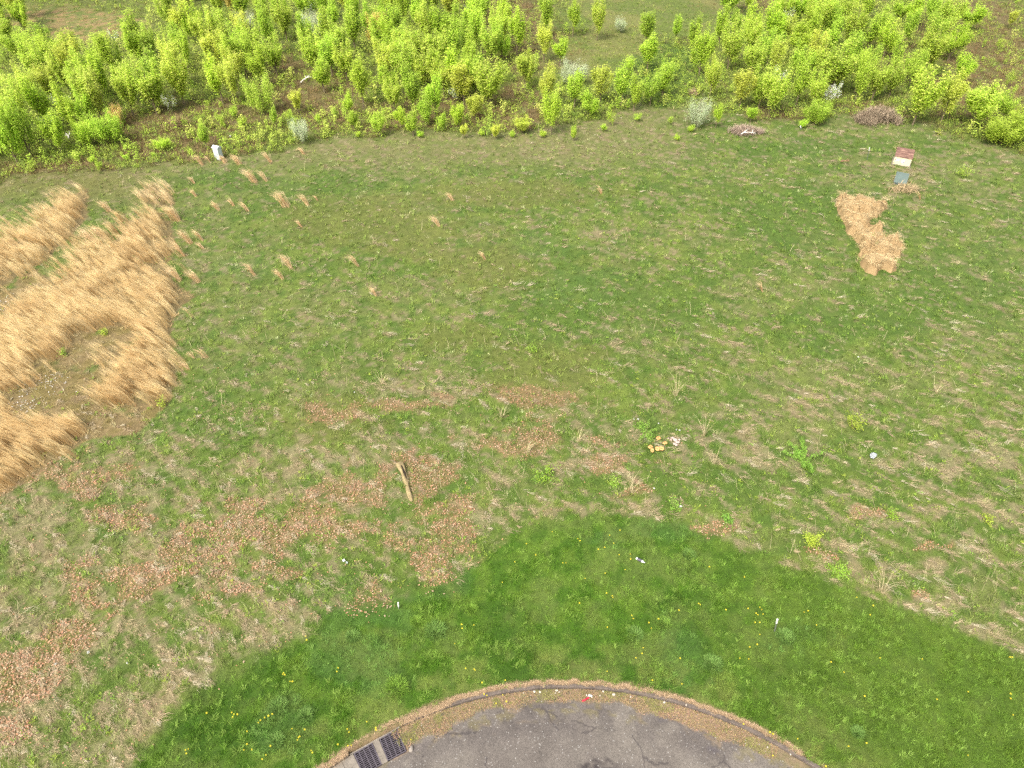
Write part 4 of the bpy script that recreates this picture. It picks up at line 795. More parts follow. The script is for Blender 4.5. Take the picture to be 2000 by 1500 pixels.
# dandelions
M_YEL = solid("dandelion_yellow", S(240, 226, 62) * 1.1, .7, ()); M_STEM = solid("dandelion_stem", S(120, 150, 70), .7, ())
def dandelion_mesh():
    mb = MB(); mb.tube([(0, 0, 0), (.008, 0, .07), (.004, .004, .13)], .003, 4, 1, False); vs = []; fs = []
    for ring_, (r, z, n) in enumerate(((.030, .128, 12), (.024, .138, 11), (.014, .145, 8))):
        for i in range(n):
            a = 2 * math.pi * i / n + ring_ * .3; c, s_ = math.cos(a), math.sin(a); b = len(vs); w = .008
            vs += [(.004 - s_ * w * .4, .004 + c * w * .4, z - .006), (.004 + s_ * w * .4, .004 - c * w * .4, z - .006), (.004 + c * r + s_ * w, .004 + s_ * r - c * w, z), (.004 + c * r * 1.12, .004 + s_ * r * 1.12, z - .002), (.004 + c * r - s_ * w, .004 + s_ * r + c * w, z)]; fs.append((b, b + 1, b + 2, b + 3, b + 4))
    mb.add(vs, fs, 0); return mb
DAND = """1078 1037;1210 1035;1190 1044;1128 1050;1132 1054;1028 1060;1198 1060;1168 1071;1180 1067;1208 1082;1230 1081;1231 1090;1099 1097;1105 1097;1046 1082;1181 1118;1220 1111;1384 1105;1452 1124;1005 1095;1142 1129;1184 1157;1195 1162;1196 1165;1131 1176;1233 1200;1236 1206;1285 1206;1266 1214;1185 1223;1271 1225;1253 1274;1241 1283;1255 1263;1327 1283;1363 1177;1366 1179;1416 1188;1459 1186;1482 1184;1486 1188;1475 1195;1478 1198;1488 1197;1473 1213;1482 1213;1482 1236;1477 1255;1462 1261;1443 1283;1185 1309;1273 1326;1330 1333;1460 1285;1325 1189;1450 1412;981 1135;902 1218;903 1226;926 1219;889 1255;910 1303;926 1305;928 1307;942 1331;987 1326;600 1242;601 1249;662 1303;660 1310;557 1313;559 1317;555 1316;569 1330;574 1330;512 1405;520 1400;527 1397;535 1394;508 1410;573 1421;597 1422;585 1438;583 1443;588 1436;680 1421;683 1427;735 1419;736 1423;718 1407;610 1463;612 1467;681 1454;688 1454;662 1451;515 1480;522 1472;531 1455;946 1354;951 1354;982 1353;989 1366;969 1370;803 1440;407 1390;456 1390;460 1394;467 1394;458 1399;366 1462;371 1460;367 1469;486 1427;480 1463;486 1451;495 1462;1670 1165;1703 1180;1697 1198;1715 1283;1798 1284;1967 1282;1972 1282;1645 1311;1685 1357;1826 1363;1887 1348;1970 1352;1970 1361;1974 1393;1885 1473;1689 1449;1654 1455;1555 1440;1501 1427;1507 1431;1508 1472;1610 1494;1620 1291;1592 1218;1568 1193;1576 1191"""
d0 = None; items = []
for i, t in enumerate(DAND.replace("\n", "").split(";")):
    u, v = map(float, t.split())
    if d0 is None: d0 = dandelion_mesh().build("dandelion", [M_YEL, M_STEM]); o = d0
    else: o = d0.copy(); COL.objects.link(o)
    p = at(u, v + 7); r = math.hypot(p.x - CX, p.y - CY)
    if r < CR: p.z = -.07
    elif r < CR + .17: p.z = .02
    o.location = p; o.rotation_euler = (0, 0, i * 1.3); k = .66 + .4 * ((i * 37) % 10) / 10; o.scale = (k, k, 1.5); o["category"] = "flower"; o["group"] = "dandelions in flower on the lawn"
    items.append((o, u, v, "yellow"))
MK_D = {"the wide pale tussock": (852, 1236), "the marker post's tussock": (1532, 1246), "the largest light tussock": (775, 1345), "the lower left tussock": (545, 1385), "the isolated dark tussock": (1674, 1432), "the middle right tussock": (1392, 1298), "the white gutter scrap": (1153, 1357), "the picture's right edge": (2000, 1360), "the picture's lower left tan grass": (300, 1400)}
MARKS.update(MK_D); MARKS.pop("the picture's lower left tan grass")
point_labels(items, "dandelion", [k for k, m in MARKS.items() if m[1] > 1000])

# ------------------------------------------------------------------ cabinets
def gz(u, v, z): x, y = gnd(u, v, z); return Vector((float(x), float(y), z))
M_CREAM = solid("cream_painted_steel", S(248, 236, 196) * 1.12, .6, ((2.5, .9, 1.05), (12, .93, 1.04)))
M_STICK = solid("white_sticker", S(255, 252, 255) * 1.6, .5, ()); M_PALEST = solid("pale_sticker", S(255, 238, 222) * 1.4, .5, ()); M_MARK = solid("faded_blue_print", S(120, 130, 180) * .8, .6, ())
M_DARK = solid("dark_gap", S(80, 74, 66) * .7, .8, ()); M_CHIP = solid("rust_stain", S(160, 120, 80), .8)
def rust_mat():
    m, nt, N, Lk, p = newmat("rusty_red_lid"); tc = N.new("ShaderNodeTexCoord"); mp = N.new("ShaderNodeMapping"); mp.inputs["Scale"].default_value = (1.1, 6, 3); no = N.new("ShaderNodeTexNoise"); no.inputs["Scale"].default_value = 2.2; no.inputs["Detail"].default_value = 6
    cr = N.new("ShaderNodeValToRGB"); e = cr.color_ramp.elements; e[0].position = .36; e[1].position = .66
    e[0].color = (*S(110, 82, 74), 1); e[1].color = (*(S(198, 160, 138)), 1); q = e.new(.5); q.color = (*S(142, 106, 92), 1)
    Lk.new(tc.outputs["Object"], mp.inputs[0]); Lk.new(mp.outputs[0], no.inputs["Vector"]); Lk.new(no.outputs[0], cr.inputs[0]); Lk.new(cr.outputs[0], p.inputs["Base Color"]); p.inputs["Roughness"].default_value = .85; return m
M_RUST = rust_mat(); M_GREEN = solid("weathered_green_paint", S(112, 130, 122) * 1.0, .6, ((2, .85, 1.1), (10, .9, 1.08))); M_PALE = solid("pale_grey_green_steel", S(226, 238, 232) * 1.15, .55, ((3, .92, 1.05),)); M_GALV = solid("grey_metal", S(190, 196, 196), .5, ((6, .9, 1.1),), .3)
def cream_cabinet():
    rz = math.radians(-27); c = gz(1759, 323.5, 0); ax = Vector((math.cos(rz), math.sin(rz), 0)); ay = Vector((-ax.y, ax.x, 0)); w, d, hf, hb = 1.26, 1.30, .66, .90
    root = empty("transformer_cabinet", c + ay * d / 2 + Vector((0, 0, -.02)), rz)
    P = [(-w/2, -d/2, .06), (w/2, -d/2, .06), (w/2, d/2, .06), (-w/2, d/2, .06), (-w/2, -d/2, hf), (w/2, -d/2, hf), (w/2, d/2, hb), (-w/2, d/2, hb)]
    F6 = [(3, 2, 1, 0), (4, 5, 6, 7), (0, 1, 5, 4), (1, 2, 6, 5), (2, 3, 7, 6), (3, 0, 4, 7)]
    MB().add(P, F6).build("body", M_CREAM, root, .012)
    t = .05; o = .03; L = [(-w/2 - o, -d/2 - o, hf), (w/2 + o, -d/2 - o, hf), (w/2 + o, d/2 + o, hb), (-w/2 - o, d/2 + o, hb)]
    L = [(a, b, z + .004) for a, b, z in L] + [(a, b, z + t) for a, b, z in L]; MB().add(L, F6).build("lid", M_RUST, root, .012)
    MB().box((0, 0, .02), (w + .16, d + .16, .10)).build("concrete_pad", M_CONC, root, .01)
    y = -d/2 - .006
    MB().box((-.02, y, .34), (.008, .01, .54)).build("door_seam", M_DARK, root)
    door = MB().box((.28, y - .002, .34), (.58, .012, .54)).build("door", M_CREAM, root)
    MB().box((.05, y - .004, .38), (.20, .012, .24)).build("white_sticker", M_STICK, door); s = MB(); s.box((.10, y - .012, .31), (.10, .006, .07)); s.box((.06, y - .012, .29), (.05, .006, .03)); s.build("printed_mark", M_MARK, door)
    MB().box((-.34, y - .004, .42), (.24, .008, .13)).build("pale_sticker", M_PALEST, root)
    for a, b in ((-.5, .46), (-.56, .2)): MB().tube([(a, y, b), (a, y - .03, b)], .028, 8).build("bolt_cap", M_CHIP, root)
    m = MB(); m.box((.16, y - .01, .36), (.03, .03, .12)); m.build("handle", M_GALV, door, .003)
    tag(root, "cream steel transformer cabinet with rusty red lid standing in the grass at the right", "utility cabinet")
    HOLES.append((root.location.x, root.location.y, .72))
cream_cabinet()
def green_cabinet():
    rz = math.radians(-27); root = empty("utility_box", gz(1757, 362, 0) + Vector((.18, .42, -.02)), rz); w, d, hf, hb = .84, .80, .16, .64
    P = [(-w/2, -d/2, 0), (w/2, -d/2, 0), (w/2, d/2, 0), (-w/2, d/2, 0), (-w/2, -d/2, hf), (w/2, -d/2, hf), (w/2, d/2, hb), (-w/2, d/2, hb)]; F6 = [(3, 2, 1, 0), (4, 5, 6, 7), (0, 1, 5, 4), (1, 2, 6, 5), (2, 3, 7, 6), (3, 0, 4, 7)]
    MB().add(P, F6).build("body", solid("dull_grey_side", S(104, 116, 112), .7), root, .01)
    o = .03; L = [(-w/2 - o, -d/2 - o, hf - .01), (w/2 + o, -d/2 - o, hf - .01), (w/2 + o, d/2 + o, hb), (-w/2 - o, d/2 + o, hb)]; L = [(a, b, z + .006) for a, b, z in L] + [(a, b, z + .04) for a, b, z in L]
    MB().add(L, F6).build("sloping_lid", M_GREEN, root, .01)
    MB().box((0, -d/2 - .045, .10), (.10, .03, .05)).build("latch", M_GALV, root)
    tag(root, "low grey green utility box with sloping lid in front of the cream cabinet", "utility cabinet"); HOLES.append((root.location.x, root.location.y, .44))
green_cabinet()
def pale_cabinet():
    rz = math.radians(-24); root = empty("telephone_cabinet", (-23.72, 55.08, -.02), rz); w = .52; d = .42
    MB().box((0, 0, .48), (w, d, .96)).build("body", M_PALE, root, .012)
    m = MB(); o = .04; m.add([(-w/2-o, -d/2-o, .955), (w/2+o, -d/2-o, .955), (w/2+o, d/2+o, .955), (-w/2-o, d/2+o, .955), (-w/2-o, -d/2-o, 1.0), (w/2+o, -d/2-o, 1.0), (w/2+o, d/2+o, 1.0), (-w/2-o, d/2+o, 1.0), (-w/2-o, 0, 1.14), (w/2+o, 0, 1.14)],
        [(3, 2, 1, 0), (0, 1, 5, 4), (2, 3, 7, 6), (4, 5, 9, 8), (6, 7, 8, 9), (3, 0, 4, 8, 7), (1, 2, 6, 9, 5)]); m.build("lid", M_PALE, root, .006)
    MB().box((0.06, -d/2 - .005, .5), (.01, .01, .86)).build("door_seam", M_DARK, root); v = MB(); door = MB().box((.15, -d/2 - .004, .5), (.16, .010, .84)).build("door", M_PALE, root)
    for k in range(5): v.box((-.12, -d/2 - .006, .2 + k * .045), (.16, .012, .012))
    v.build("vent", M_GALV, root); MB().box((.12, -d/2 - .012, .5), (.03, .03, .1)).build("handle", M_GALV, door)
    MB().box((w/2 + .006, 0, .14), (.012, .26, .1)).build("vent", M_GALV, root)
    MB().box((0, 0, .02), (w + .12, d + .12, .08)).build("plinth", M_CONC, root, .01)
    tag(root, "pale grey green telephone cabinet with pitched lid at the thicket's foot on the left", "utility cabinet"); HOLES.append((root.location.x, root.location.y, .38))
pale_cabinet()

# ------------------------------------------------------------------ marker posts and litter
M_WHITE = solid("white_plastic", S(245, 245, 238) * 1.2, .5, ()); M_POST = solid("grey_green_post", S(134, 142, 124), .7); M_POLE = solid("grey_pole", S(176, 186, 184), .6)
def post(ub, vb, ut, vt, h, r, cap, label, name="marker_post", mat=M_POST, cat_="marker post"):
    b = gz(ub, vb, 0); b.z = z1(b.x, b.y) - .03; t = gz(ut, vt, h); root = empty(name, b); d = t - b; k = 1 - cap / d.length
    MB().tube([(0, 0, 0), tuple(d * k)], [r, r * .9], 8).build("post", mat, root)
    if cap: m = MB(); m.tube([tuple(d * k), tuple(d * .995), tuple(d)], [r * 1.25, r * 1.25, r * .8], 8); m.build("cap", M_WHITE, root)
    tag(root, label, cat_)
post(1513, 1233, 1518.5, 1209.5, .95, .028, .30, "thin marker post with white top standing in the mown lawn beside a soft green tussock")
post(1694, 310, 1698.5, 288.5, 1.0, .03, .26, "slim marker post with white cap in the meadow left of the cream cabinet")
post(1846, 28, 1844, -14, 2.6, .035, 0, "tall thin grey pole among brown weeds at the top edge", "grey_pole", M_POLE, "pole")
post(1565, 254, 1563.5, 246, .38, .04, .16, "short white-topped stub at the thicket edge left of the brown bramble heap")
post(452, 271, 449.5, 265, .34, .035, .24, "short white stub in brown weeds up and right of the pale telephone cabinet")
post(779, 1190, 777.5, 1177, .42, .024, .24, "short white-topped stake on a tan patch above the lawn's left part")

def stone(p, r, mat, name, label, cat_="stone", group=None, flat=.6, seed=0):
    R = random.Random(seed); import bmesh; bm = bmesh.new(); bmesh.ops.create_icosphere(bm, subdivisions=2, radius=1)
    k = [Vector((R.uniform(-1, 1), R.uniform(-1, 1), R.uniform(-1, 1))) for _ in range(6)]
    for v in bm.verts: v.co *= 1 + sum(.13 * math.sin(3 * v.co.dot(a) + i) for i, a in enumerate(k)); v.co.z *= flat; v.co.x *= 1.2
    me = bpy.data.meshes.new(name); bm.to_mesh(me); bm.free(); me.materials.append(mat); o = bpy.data.objects.new(name, me); COL.objects.link(o)
    o.location = p; o.scale = (r, r, r); o.rotation_euler = (0, 0, R.uniform(0, 6.28)); tag(o, label, cat_, group); return o
M_STONE = solid("white_stone", S(226, 214, 194), .85); M_STONE2 = solid("grey_stone", S(170, 160, 148), .9); M_PINKST = solid("pinkish_rubble", S(228, 200, 186), .9)
def low(u, v, z): x, y = gnd(u, v); x, y = float(x), float(y); return Vector((x, y, z if math.hypot(x - CX, y - CY) < CR else (.04 if math.hypot(x - CX, y - CY) < CR + .17 else z1(x, y) + .05)))
it = []
for i, (u, v, r) in enumerate([(1044, 1349, .05), (1055, 1350, .045), (1087, 1347, .05), (1092, 1350, .035), (1146, 1356, .04), (1150, 1359, .045), (1156, 1359, .05), (1178, 1349, .04), (1199, 1355, .06), (1172, 1357, .035), (1232, 1359, .04), (1298, 1370, .045), (1085, 1352, .03), (1023, 1352, .03), (1340, 1378, .035), (1545, 1472, .035), (1500, 1458, .03)]):
    it.append((stone(low(u, v, -.06), r * .75, M_STONE, "pebble", "", "stone", "pale stones in the gutter of the turning circle", .6, i), u, v, ("larger" if r > .045 else "small") + " pale"))
point_labels(it, "stone in the gutter", ["the white gutter scrap", "the red strip", "the drain grates", "the picture's right edge"])
stone(low(802, 1462, -.05), .075, M_STONE2, "stone", "grey stone on the asphalt just right of the half covered drain grate", "stone", None, .7, 77)
it = []
for i, (u, v, r) in enumerate([(1313, 857, .06), (1319, 861, .1), (1323, 865, .08), (1317, 868, .08), (1321, 871, .07), (1310, 861, .05), (1305, 858, .04), (1326, 860, .05)]):
    it.append((stone(low(u, v, 0) + Vector((0, 0, .05)), r, M_PINKST, "rubble_piece", "", "rubble", "pinkish rubble right of the mushrooms", .45, 30 + i), u, v, "pinkish white"))
MK3 = {"the rubble spot's centre": (1318, 864)}; MARKS.update(MK3); point_labels(it, "rubble piece", list(MK3)); MARKS.pop("the rubble spot's centre")
def scrap(u, v, sx, sy, mat, label, name="paper_scrap", cat_="litter", h=.06):
    R = random.Random(int(u * 3 + v)); n = 9; vs = [(sx * (i / (n - 1) - .5) * (1 + .2 * R.uniform(-1, 1)), sy * (j / (n - 1) - .5) * (1 + .2 * R.uniform(-1, 1)), h * R.random() * (1.3 - abs(i / 8 - .5) - abs(j / 8 - .5))) for i in range(n) for j in range(n)]
    top = len(vs); vs += [(x, y, z - .008) for x, y, z in vs]; fs = [(i * n + j, (i + 1) * n + j, (i + 1) * n + j + 1, i * n + j + 1) for i in range(n - 1) for j in range(n - 1)]
    fs += [tuple(top + k for k in f[::-1]) for f in fs]; o = MB().add(vs, fs).build(name, mat); o.location = low(u, v, -.07) + Vector((0, 0, .04)); o.rotation_euler = (0, 0, R.uniform(0, 3)); return tag(o, label, cat_)
scrap(1153, 1358, .12, .08, M_WHITE, "small crumpled white scrap among pale gutter stones, up-right of the red strip")
for u, v, s, l in [(672, 1096, .16, "white crumpled scrap in green grass of the lower left meadow"), (174, 1276, .14, "small white scrap on green grass beside reddish leaves at the lower left"), (111, 1299, .09, "tiny pale scrap left of the other scrap at the lower left"), (1277, 957, .10, "small cream scrap in the meadow above the mown lawn"), (1329, 991, .14, "pale pinkish scrap in the meadow right of the small cream scrap"),
    (1246, 821, .10, "white scrap above the orange mushrooms"), (1238, 821, .06, "tiny white scrap just left of another above the orange mushrooms"), (1286, 829, .09, "pale scrap between the mushrooms and the white scrap above them"), (1327, 842, .10, "cream scrap above the pinkish rubble"), (1321, 841, .07, "small white scrap touching the cream scrap above the rubble"), (693, 770, .08, "tiny white scrap in the middle of the meadow's left part"), (1675, 1076, .001, ""), (1856, 684, .001, ""), (678, 1100, .12, "bluish scrap beside the white crumpled scrap in the lower left meadow"), (1675, 700, .12, "small grey and white scrap in a tan spot below the straw mulch"), (250, 1297, .08, "tiny cream scrap on grass at the lower left")]:
    if l: scrap(u, v, s * .7, s * .6, M_PALE if "bluish" in l else M_WHITE, l)
# red strip
m = MB(); n = 12; a = gz(1136.5, 1370.5, -.07); b = gz(1150, 1363.5, -.07)
pts = [a + (b - a) * (i / n) + Vector((.012 * math.sin(i * 1.7), .015 * math.cos(i * 2.3), .035 + .012 * math.sin(i * 2.9))) for i in range(n + 1)]
m.tube(pts, [.012] + [.026 + .006 * math.sin(i * 2.1) for i in range(n - 1)] + [.01], 5); tag(m.build("plastic_strip", solid("red_plastic", S(226, 50, 76) * 1.4, .45, ())), "crumpled red plastic strip lying at the edge of the asphalt", "litter")
# bottle
def bottle():
    a = gz(1242.5, 1090, .09); b = gz(1259.5, 1099, .09); d = (b - a); L = d.length; root = empty("plastic_bottle", a, math.atan2(d.y, d.x)); r = .056
    MC = solid("clear_plastic", S(246, 250, 240) * 1.5, .2, (), 0, .25, .5); ML = solid("dark_bottle_label", S(98, 92, 104), .45, ((18, .6, 1.6),))
    MB().tube([(0, 0, 0), (.012, 0, 0), (.05, 0, 0), (L * .66, 0, 0), (L * .80, 0, 0), (L * .9, 0, 0), (L * .93, 0, 0)], [r * .7, r * .96, r, r, r * .78, r * .35, r * .32], 16).build("bottle_body", MC, root, smooth=True)
    MB().tube([(.06, 0, 0), (L * .64, 0, 0)], r * 1.03, 16, cap=False).build("label", ML, root, smooth=True)
    MB().tube([(L * .93, 0, 0), (L, 0, 0)], r * .42, 10).build("cap", M_WHITE, root)
    tag(root, "clear plastic bottle with dark label and white cap lying in the mown lawn", "bottle")
    m = MB(); 
bottle()
# plastic bag
import bmesh
bm = bmesh.new(); bmesh.ops.create_icosphere(bm, subdivisions=4, radius=1)
for v in bm.verts:
    x, y, z = v.co; n_ = math.sin(5 * x + 3 * y) * math.cos(4 * z + 2 * x) * .2 + math.sin(11 * y + 7 * z) * .10 + math.sin(19 * x - 13 * z) * .05; v.co *= 1 + n_; v.co.x *= 1 + .5 * (y > .2) * y
bmesh.ops.scale(bm, vec=(.12, .17, .09), verts=bm.verts); me = bpy.data.meshes.new("plastic_bag"); bm.to_mesh(me); bm.free(); me.materials.append(solid("white_film", S(196, 202, 202), .5, ((9, .7, 1.15),)))
o = bpy.data.objects.new("plastic_bag", me); COL.objects.link(o); o.location = low(1703, 894, 0) + Vector((0, 0, .09)); o.rotation_euler = (.1, -.1, -.7); tag(o, "crumpled white and grey plastic bag in the right part of the meadow", "litter")
# mushrooms
M_CAP = solid("orange_mushroom_cap", S(242, 186, 116) * 1.15, .7, ((14, .75, 1.12),)); M_CAPB = solid("mushroom_cap_centre", S(206, 136, 76), .8, ())
it = []
for i, (u, v, r) in enumerate([(1269, 878, .12), (1273, 885, .10), (1283, 881, .12), (1291, 880, .13), (1298, 869, .11), (1285, 859, .12)]):
    n = 18; prof = [(.0, .055), (.25, .058), (.5, .078), (.78, .082), (1.0, .05), (.93, .03), (.4, .035)]; vs = []; R = random.Random(i)
    wob = [1 + .12 * math.sin(2 * math.pi * k / n * 2 + i) + R.uniform(-.05, .05) for k in range(n)]
    for q, z in prof[1:]: vs += [(q * r * wob[k] * math.cos(2 * math.pi * k / n), q * r * wob[k] * math.sin(2 * math.pi * k / n), z) for k in range(n)]
    c = len(vs); vs.append((0, 0, .055)); P = len(prof) - 1; fs = [(j * n + k, j * n + (k + 1) % n, (j + 1) * n + (k + 1) % n, (j + 1) * n + k)[::-1] for j in range(P - 1) for k in range(n)]
    root = empty("mushroom", low(u, v, 0) + Vector((0, 0, -.02)), i * 1.1); m = MB(); m.add(vs, fs); m.add([vs[k] for k in range(n)] + [(0, 0, .055)], [(k, (k + 1) % n, n) for k in range(n)], 1); o = m.build("cap", [M_CAP, M_CAPB], root, smooth=True); o.rotation_euler = (R.uniform(-.25, .1), R.uniform(-.2, .2), 0); o.location = (0, 0, .07)
    MB().tube([(0, 0, -.02), (0, 0, .10)], [.02, .028], 8).build("stalk", M_CAP, root); root["category"] = "mushroom"; root["group"] = "orange mushrooms in the meadow grass"
for o, l in zip([q for q in COL.objects if q.name.startswith("mushroom")], ["orange mushroom at the left end of the front row", "smaller pale orange mushroom in front of the leftmost one", "oval orange mushroom in the middle of the front row", "largest deep orange mushroom at the right end of the front row", "orange mushroom alone on the right with a pale rim", "yellowish mushroom at the back of the cluster"]): o["label"] = l
# split log
def log():
    a = gz(779, 904, .14); b = gz(806, 978, .06); d = b - a; L = d.length; root = empty("fallen_log", a, math.atan2(d.y, d.x)); n = 16; m = MB(); S_ = 26; vs = []; R = random.Random(3)
    for i in range(S_ + 1):
        t = i / S_; r = (.17 - .09 * t) * (1 + .10 * math.sin(t * 17)) * (.65 if i in (0, S_) else 1)
        for k in range(n):
            an = 2 * math.pi * k / n; q = r * (1 + .10 * math.sin(an * 3 + t * 6) + R.uniform(-.04, .04)); g = math.exp(-((an - 1.25) / .32) ** 2) * max(0, 1 - abs(t - .3) / .26) ** .5; q *= 1 - .75 * g
            vs.append((L * t, .04 * math.sin(t * 5) + math.cos(an) * q, math.sin(an) * q * .85 - .10 * t))
    fs = [(i * n + k, i * n + (k + 1) % n, (i + 1) * n + (k + 1) % n, (i + 1) * n + k) for i in range(S_) for k in range(n)] + [tuple(range(n - 1, -1, -1)), tuple(S_ * n + k for k in range(n))]
    m.add(vs, fs); m.build("log_trunk", solid("bare_weathered_wood", S(184, 164, 118), .9, ((3, .7, 1.15), (16, .75, 1.2))), root, smooth=True)
    MB().tube([(L * .12, .05, .09), (L * .3, .07, .085), (L * .5, .075, .06)], [.022, .034, .01], 6).build("hollow_split", solid("painted_dark_crevice", S(70, 56, 44) * .6, 1, ()), root)  # dark strip laid along the groove, its colour imitating shade inside the split
    MB().tube([(L * .05, -.1, .05), (-.12, -.26, .16), (-.2, -.38, .14)], [.05, .03, .012], 6).build("branch_stub", M_BARK, root)
    tag(root, "weathered log with a dark lengthwise split lying among reddish leaves", "log")
log()
# dead white branches and brown wood
def branch(u, v, L, label, mat, seed, az, name="dead_branch"):
    R = random.Random(seed); m = MB(); p = low(u, v, 0); pts = [Vector((math.cos(az) * L * t, math.sin(az) * L * t, .15 + .35 * L * math.sin(t * 2.5) * .5)) for t in (0, .25, .5, .75, 1)]
    for q in pts[1:]: q += Vector((R.uniform(-.1, .1), R.uniform(-.1, .1), R.uniform(-.03, .05)))
    m.tube(pts, [.05, .045, .035, .025, .01], 6)
    for k in range(6):
        q = pts[R.randint(1, 3)]; a = az + R.uniform(-1.6, 1.6); l = L * R.uniform(.25, .5); m.tube([q, q + Vector((math.cos(a) * l * .6, math.sin(a) * l * .6, l * .25)), q + Vector((math.cos(a) * l, math.sin(a) * l, l * R.uniform(.1, .5)))], [.028, .02, .006], 5)
    o = m.build(name, mat); o.location = p; tag(o, label, "branch")
M_BLEACH = solid("bleached_wood", S(236, 230, 220) * 1.3, .9); M_GREYW = solid("grey_dead_wood", S(178, 164, 146), .9)
branch(1446, 266, 1.2, "bleached white dead branch lying on the grey bramble patch", M_BLEACH, 1, -.2)
branch(588, 166, 1.3, "bleached white dead branches sticking out of lime saplings left of centre", M_BLEACH, 5, .9)
branch(136, 275, .9, "thin pale dead branch between lime bushes in the left thicket", M_BLEACH, 8, 1.9)
branch(1640, 321, .6, "short brown piece of broken wood in green grass left of the cream cabinet", solid("reddish_wood", S(176, 132, 106), .9), 9, -.3, "wood_piece")

# ------------------------------------------------------------------ bramble heaps and straw mulch
def bramble(u, v, wpx, hm, dpx, n, c1, c2, label):
    p = at(u, v); k = float(depth(p.x, p.y)) / F; rx = wpx * k / 2; ry = dpx * k / 2 / .5; th = rng.uniform(0, 6.28, n); r = np.sqrt(rng.random(n)); x = rx * r * np.cos(th); y = ry * r * np.sin(th); lob = fbm(x * 1.1 + u, y * 1.1 + v, 7, 3); k_ = rng.random(n) < ss(.30, .5, lob - .28 * (r - .6)); x, y, r, lob = x[k_], y[k_], r[k_], lob[k_]; n = len(x); edge = (1 - r ** 2) * (.4 + 1.2 * lob)
    P = np.stack([x, y, rng.uniform(0, 1, n) * hm * edge], -1); C = mixc(c1, c2, rng.random(n)) * rng.uniform(.65, 1.3, (n, 1))
    V, n_, C = blade_bent(P, rng.uniform(0, 6.28, n), rng.uniform(.2, 1.3, n), rng.uniform(1.2, 2.4, n), rng.uniform(.35, .9, n), rng.uniform(.018, .034, n), C); V[:, 2] = np.maximum(V[:, 2], .02)
    o = big_mesh("bramble_heap", V, n_, C, M_TWIG); o.location = p; tag(o, label, "bramble heap")
bramble(1712, 238, 86, 1.1, 36, 5200, S(150, 128, 106), S(182, 166, 138), "large brown heap of bare bramble stems between the white blossoming tree and lime bushes")
bramble(1452, 260, 74, .35, 14, 2200, S(168, 146, 126), S(186, 166, 144), "flat grey brown bramble patch under the bleached branch")
bramble(1600, 222, 30, .5, 12, 500, S(150, 122, 96), S(170, 150, 118), "small brown bramble tangle behind the dense bush under the white blossom")
bramble(1352, 188, 18, .5, 12, 400, S(180, 146, 118), S(190, 166, 134), "small pinkish brown tangle just above the pale twiggy shrub in the gap")
bramble(350, 250, 44, .7, 24, 1000, S(146, 120, 84), S(170, 150, 106), "brown tangle of bare stems above the pale telephone cabinet")
bramble(1765, 372, 84, .14, 14, 420, S(200, 176, 134), S(186, 162, 122), "flattened tan dead grass tangle in front of the grey green utility box")
MULCH = [(1634, 392), (1650, 384), (1672, 382), (1697, 384), (1710, 398), (1736, 404), (1722, 412), (1718, 424), (1698, 430), (1690, 440), (1716, 442), (1724, 456), (1748, 464), (1766, 482), (1754, 494), (1756, 504), (1742, 500), (1736, 508), (1750, 526), (1742, 532), (1722, 526), (1708, 538), (1690, 532), (1676, 508), (1682, 494), (1676, 474), (1658, 458), (1652, 440), (1642, 424), (1636, 408)]
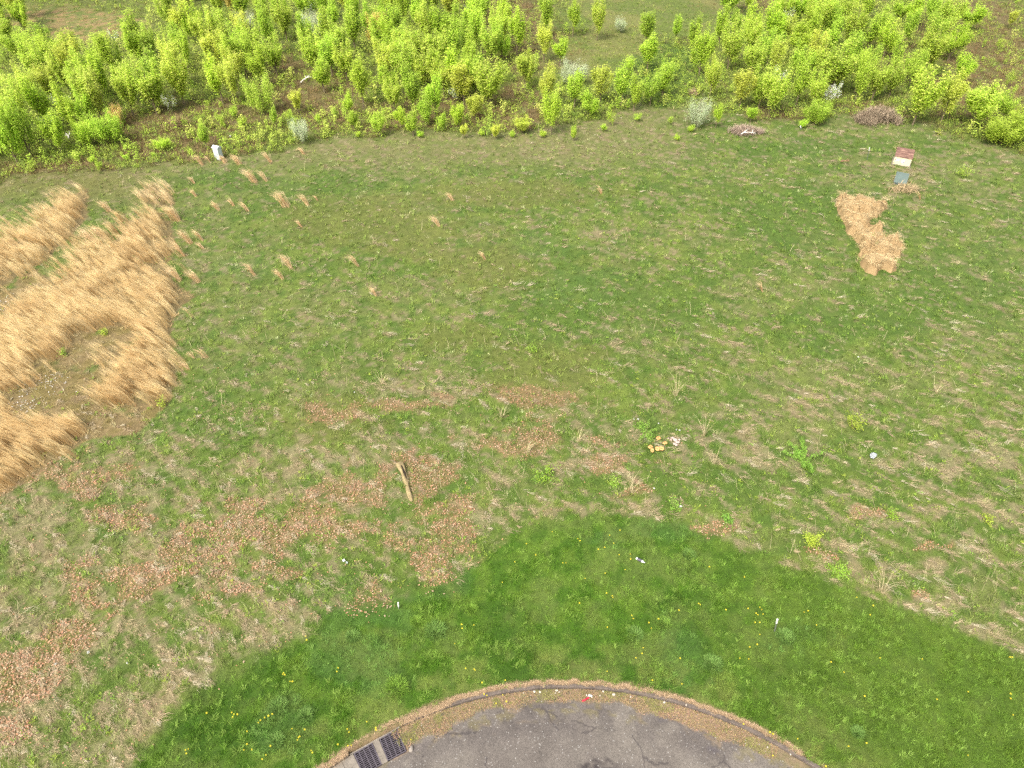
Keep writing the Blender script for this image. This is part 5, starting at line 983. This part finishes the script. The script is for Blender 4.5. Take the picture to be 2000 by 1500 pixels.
def mulch():
    us = np.linspace(1620, 1780, 90); vs = np.linspace(375, 545, 90); U, Vv = np.meshgrid(us, vs); X, Y = gnd(U, Vv); w = (fbm(X * 2.2, Y * 2.2, 91, 3) - .5) * 14; w2 = (fbm(X * 2.2, Y * 2.2, 95, 3) - .5) * 10
    ins = pip(U + w, Vv + w2, MULCH).astype(float)
    for _ in range(3): ins = (ins + np.roll(ins, 1, 0) + np.roll(ins, -1, 0) + np.roll(ins, 1, 1) + np.roll(ins, -1, 1)) / 5
    lump = fbm(X * 1.1, Y * 1.1, 97, 4); Z = relief(X, Y) - .12 + ins * (.15 + .62 * ss(.38, .64, lump)); C = np.zeros(X.shape + (3,)); C[:] = S(206, 174, 124); C *= (.8 + .4 * fbm(X * 3, Y * 3, 99, 3))[..., None]
    keep = (ins[:-1, :-1] > .05); o = grid_mesh("straw_pile", X, Y, Z, C, M_STRAW, keep); tag(o, "patch of pale golden straw mulch spread over the grass below the utility boxes", "straw mulch")
    u = rng.uniform(1620, 1780, 30000); v = rng.uniform(375, 545, 30000); x, y = gnd(u, v); w = (fbm(x * 2.2, y * 2.2, 91, 3) - .5) * 14; w2 = (fbm(x * 2.2, y * 2.2, 95, 3) - .5) * 10
    k = pip(u + w + rng.normal(0, 4, len(u)), v + w2 + rng.normal(0, 3, len(u)), MULCH); x, y = x[k], y[k]; n = len(x); lump = fbm(x * 1.1, y * 1.1, 97, 4); z = relief(x, y) + .03 + .62 * ss(.38, .64, lump)
    C = mixc(S(208, 180, 130), S(230, 208, 160), rng.random(n)) * rng.uniform(.66, 1.1, (n, 1)) * (.8 + .35 * ss(.35, .6, fbm(x * 4, y * 4, 98, 2)))[:, None]; V, n_, C = blade_tris(np.stack([x, y, z], -1), rng.uniform(0, 6.28, n), rng.uniform(1.35, 1.6, n), rng.uniform(.12, .34, n), rng.uniform(.012, .022, n), C)
    s = big_mesh("loose_straw", V, n_, C, M_STRAW); s.parent = o; s["kind"] = "stuff"
mulch()
def pebbles():
    P = [(50, 795, 34, 14), (95, 745, 26, 12), (12, 590, 20, 20), (20, 600, 30, 10), (80, 760, 60, 20)]; X = []
    for cx, cy, rx, ry in P: X.append(np.stack([rng.normal(cx, rx * .6, 55), rng.normal(cy, ry * .6, 55)], -1))
    X = np.concatenate(X); x, y = gnd(X[:, 0], X[:, 1]); n = len(x); V, n_, C = leaf_quads(np.stack([x, y, zs(x, y) + .07], -1), rng.uniform(.03, .07, n), .8, np.tile(S(216, 212, 206), (n, 1)), .4)
    tag(big_mesh("gravel", V, n_, C, M_DRYLEAF), "scattered pale gravel on the bare patches inside the tall golden grass", "gravel", kind="stuff")
pebbles()

build_meadow(); build_lawn(); build_straw(); build_litter(); build_fringe(); build_undergrowth()
print("objects", len(bpy.data.objects), "trees", len(TREES))
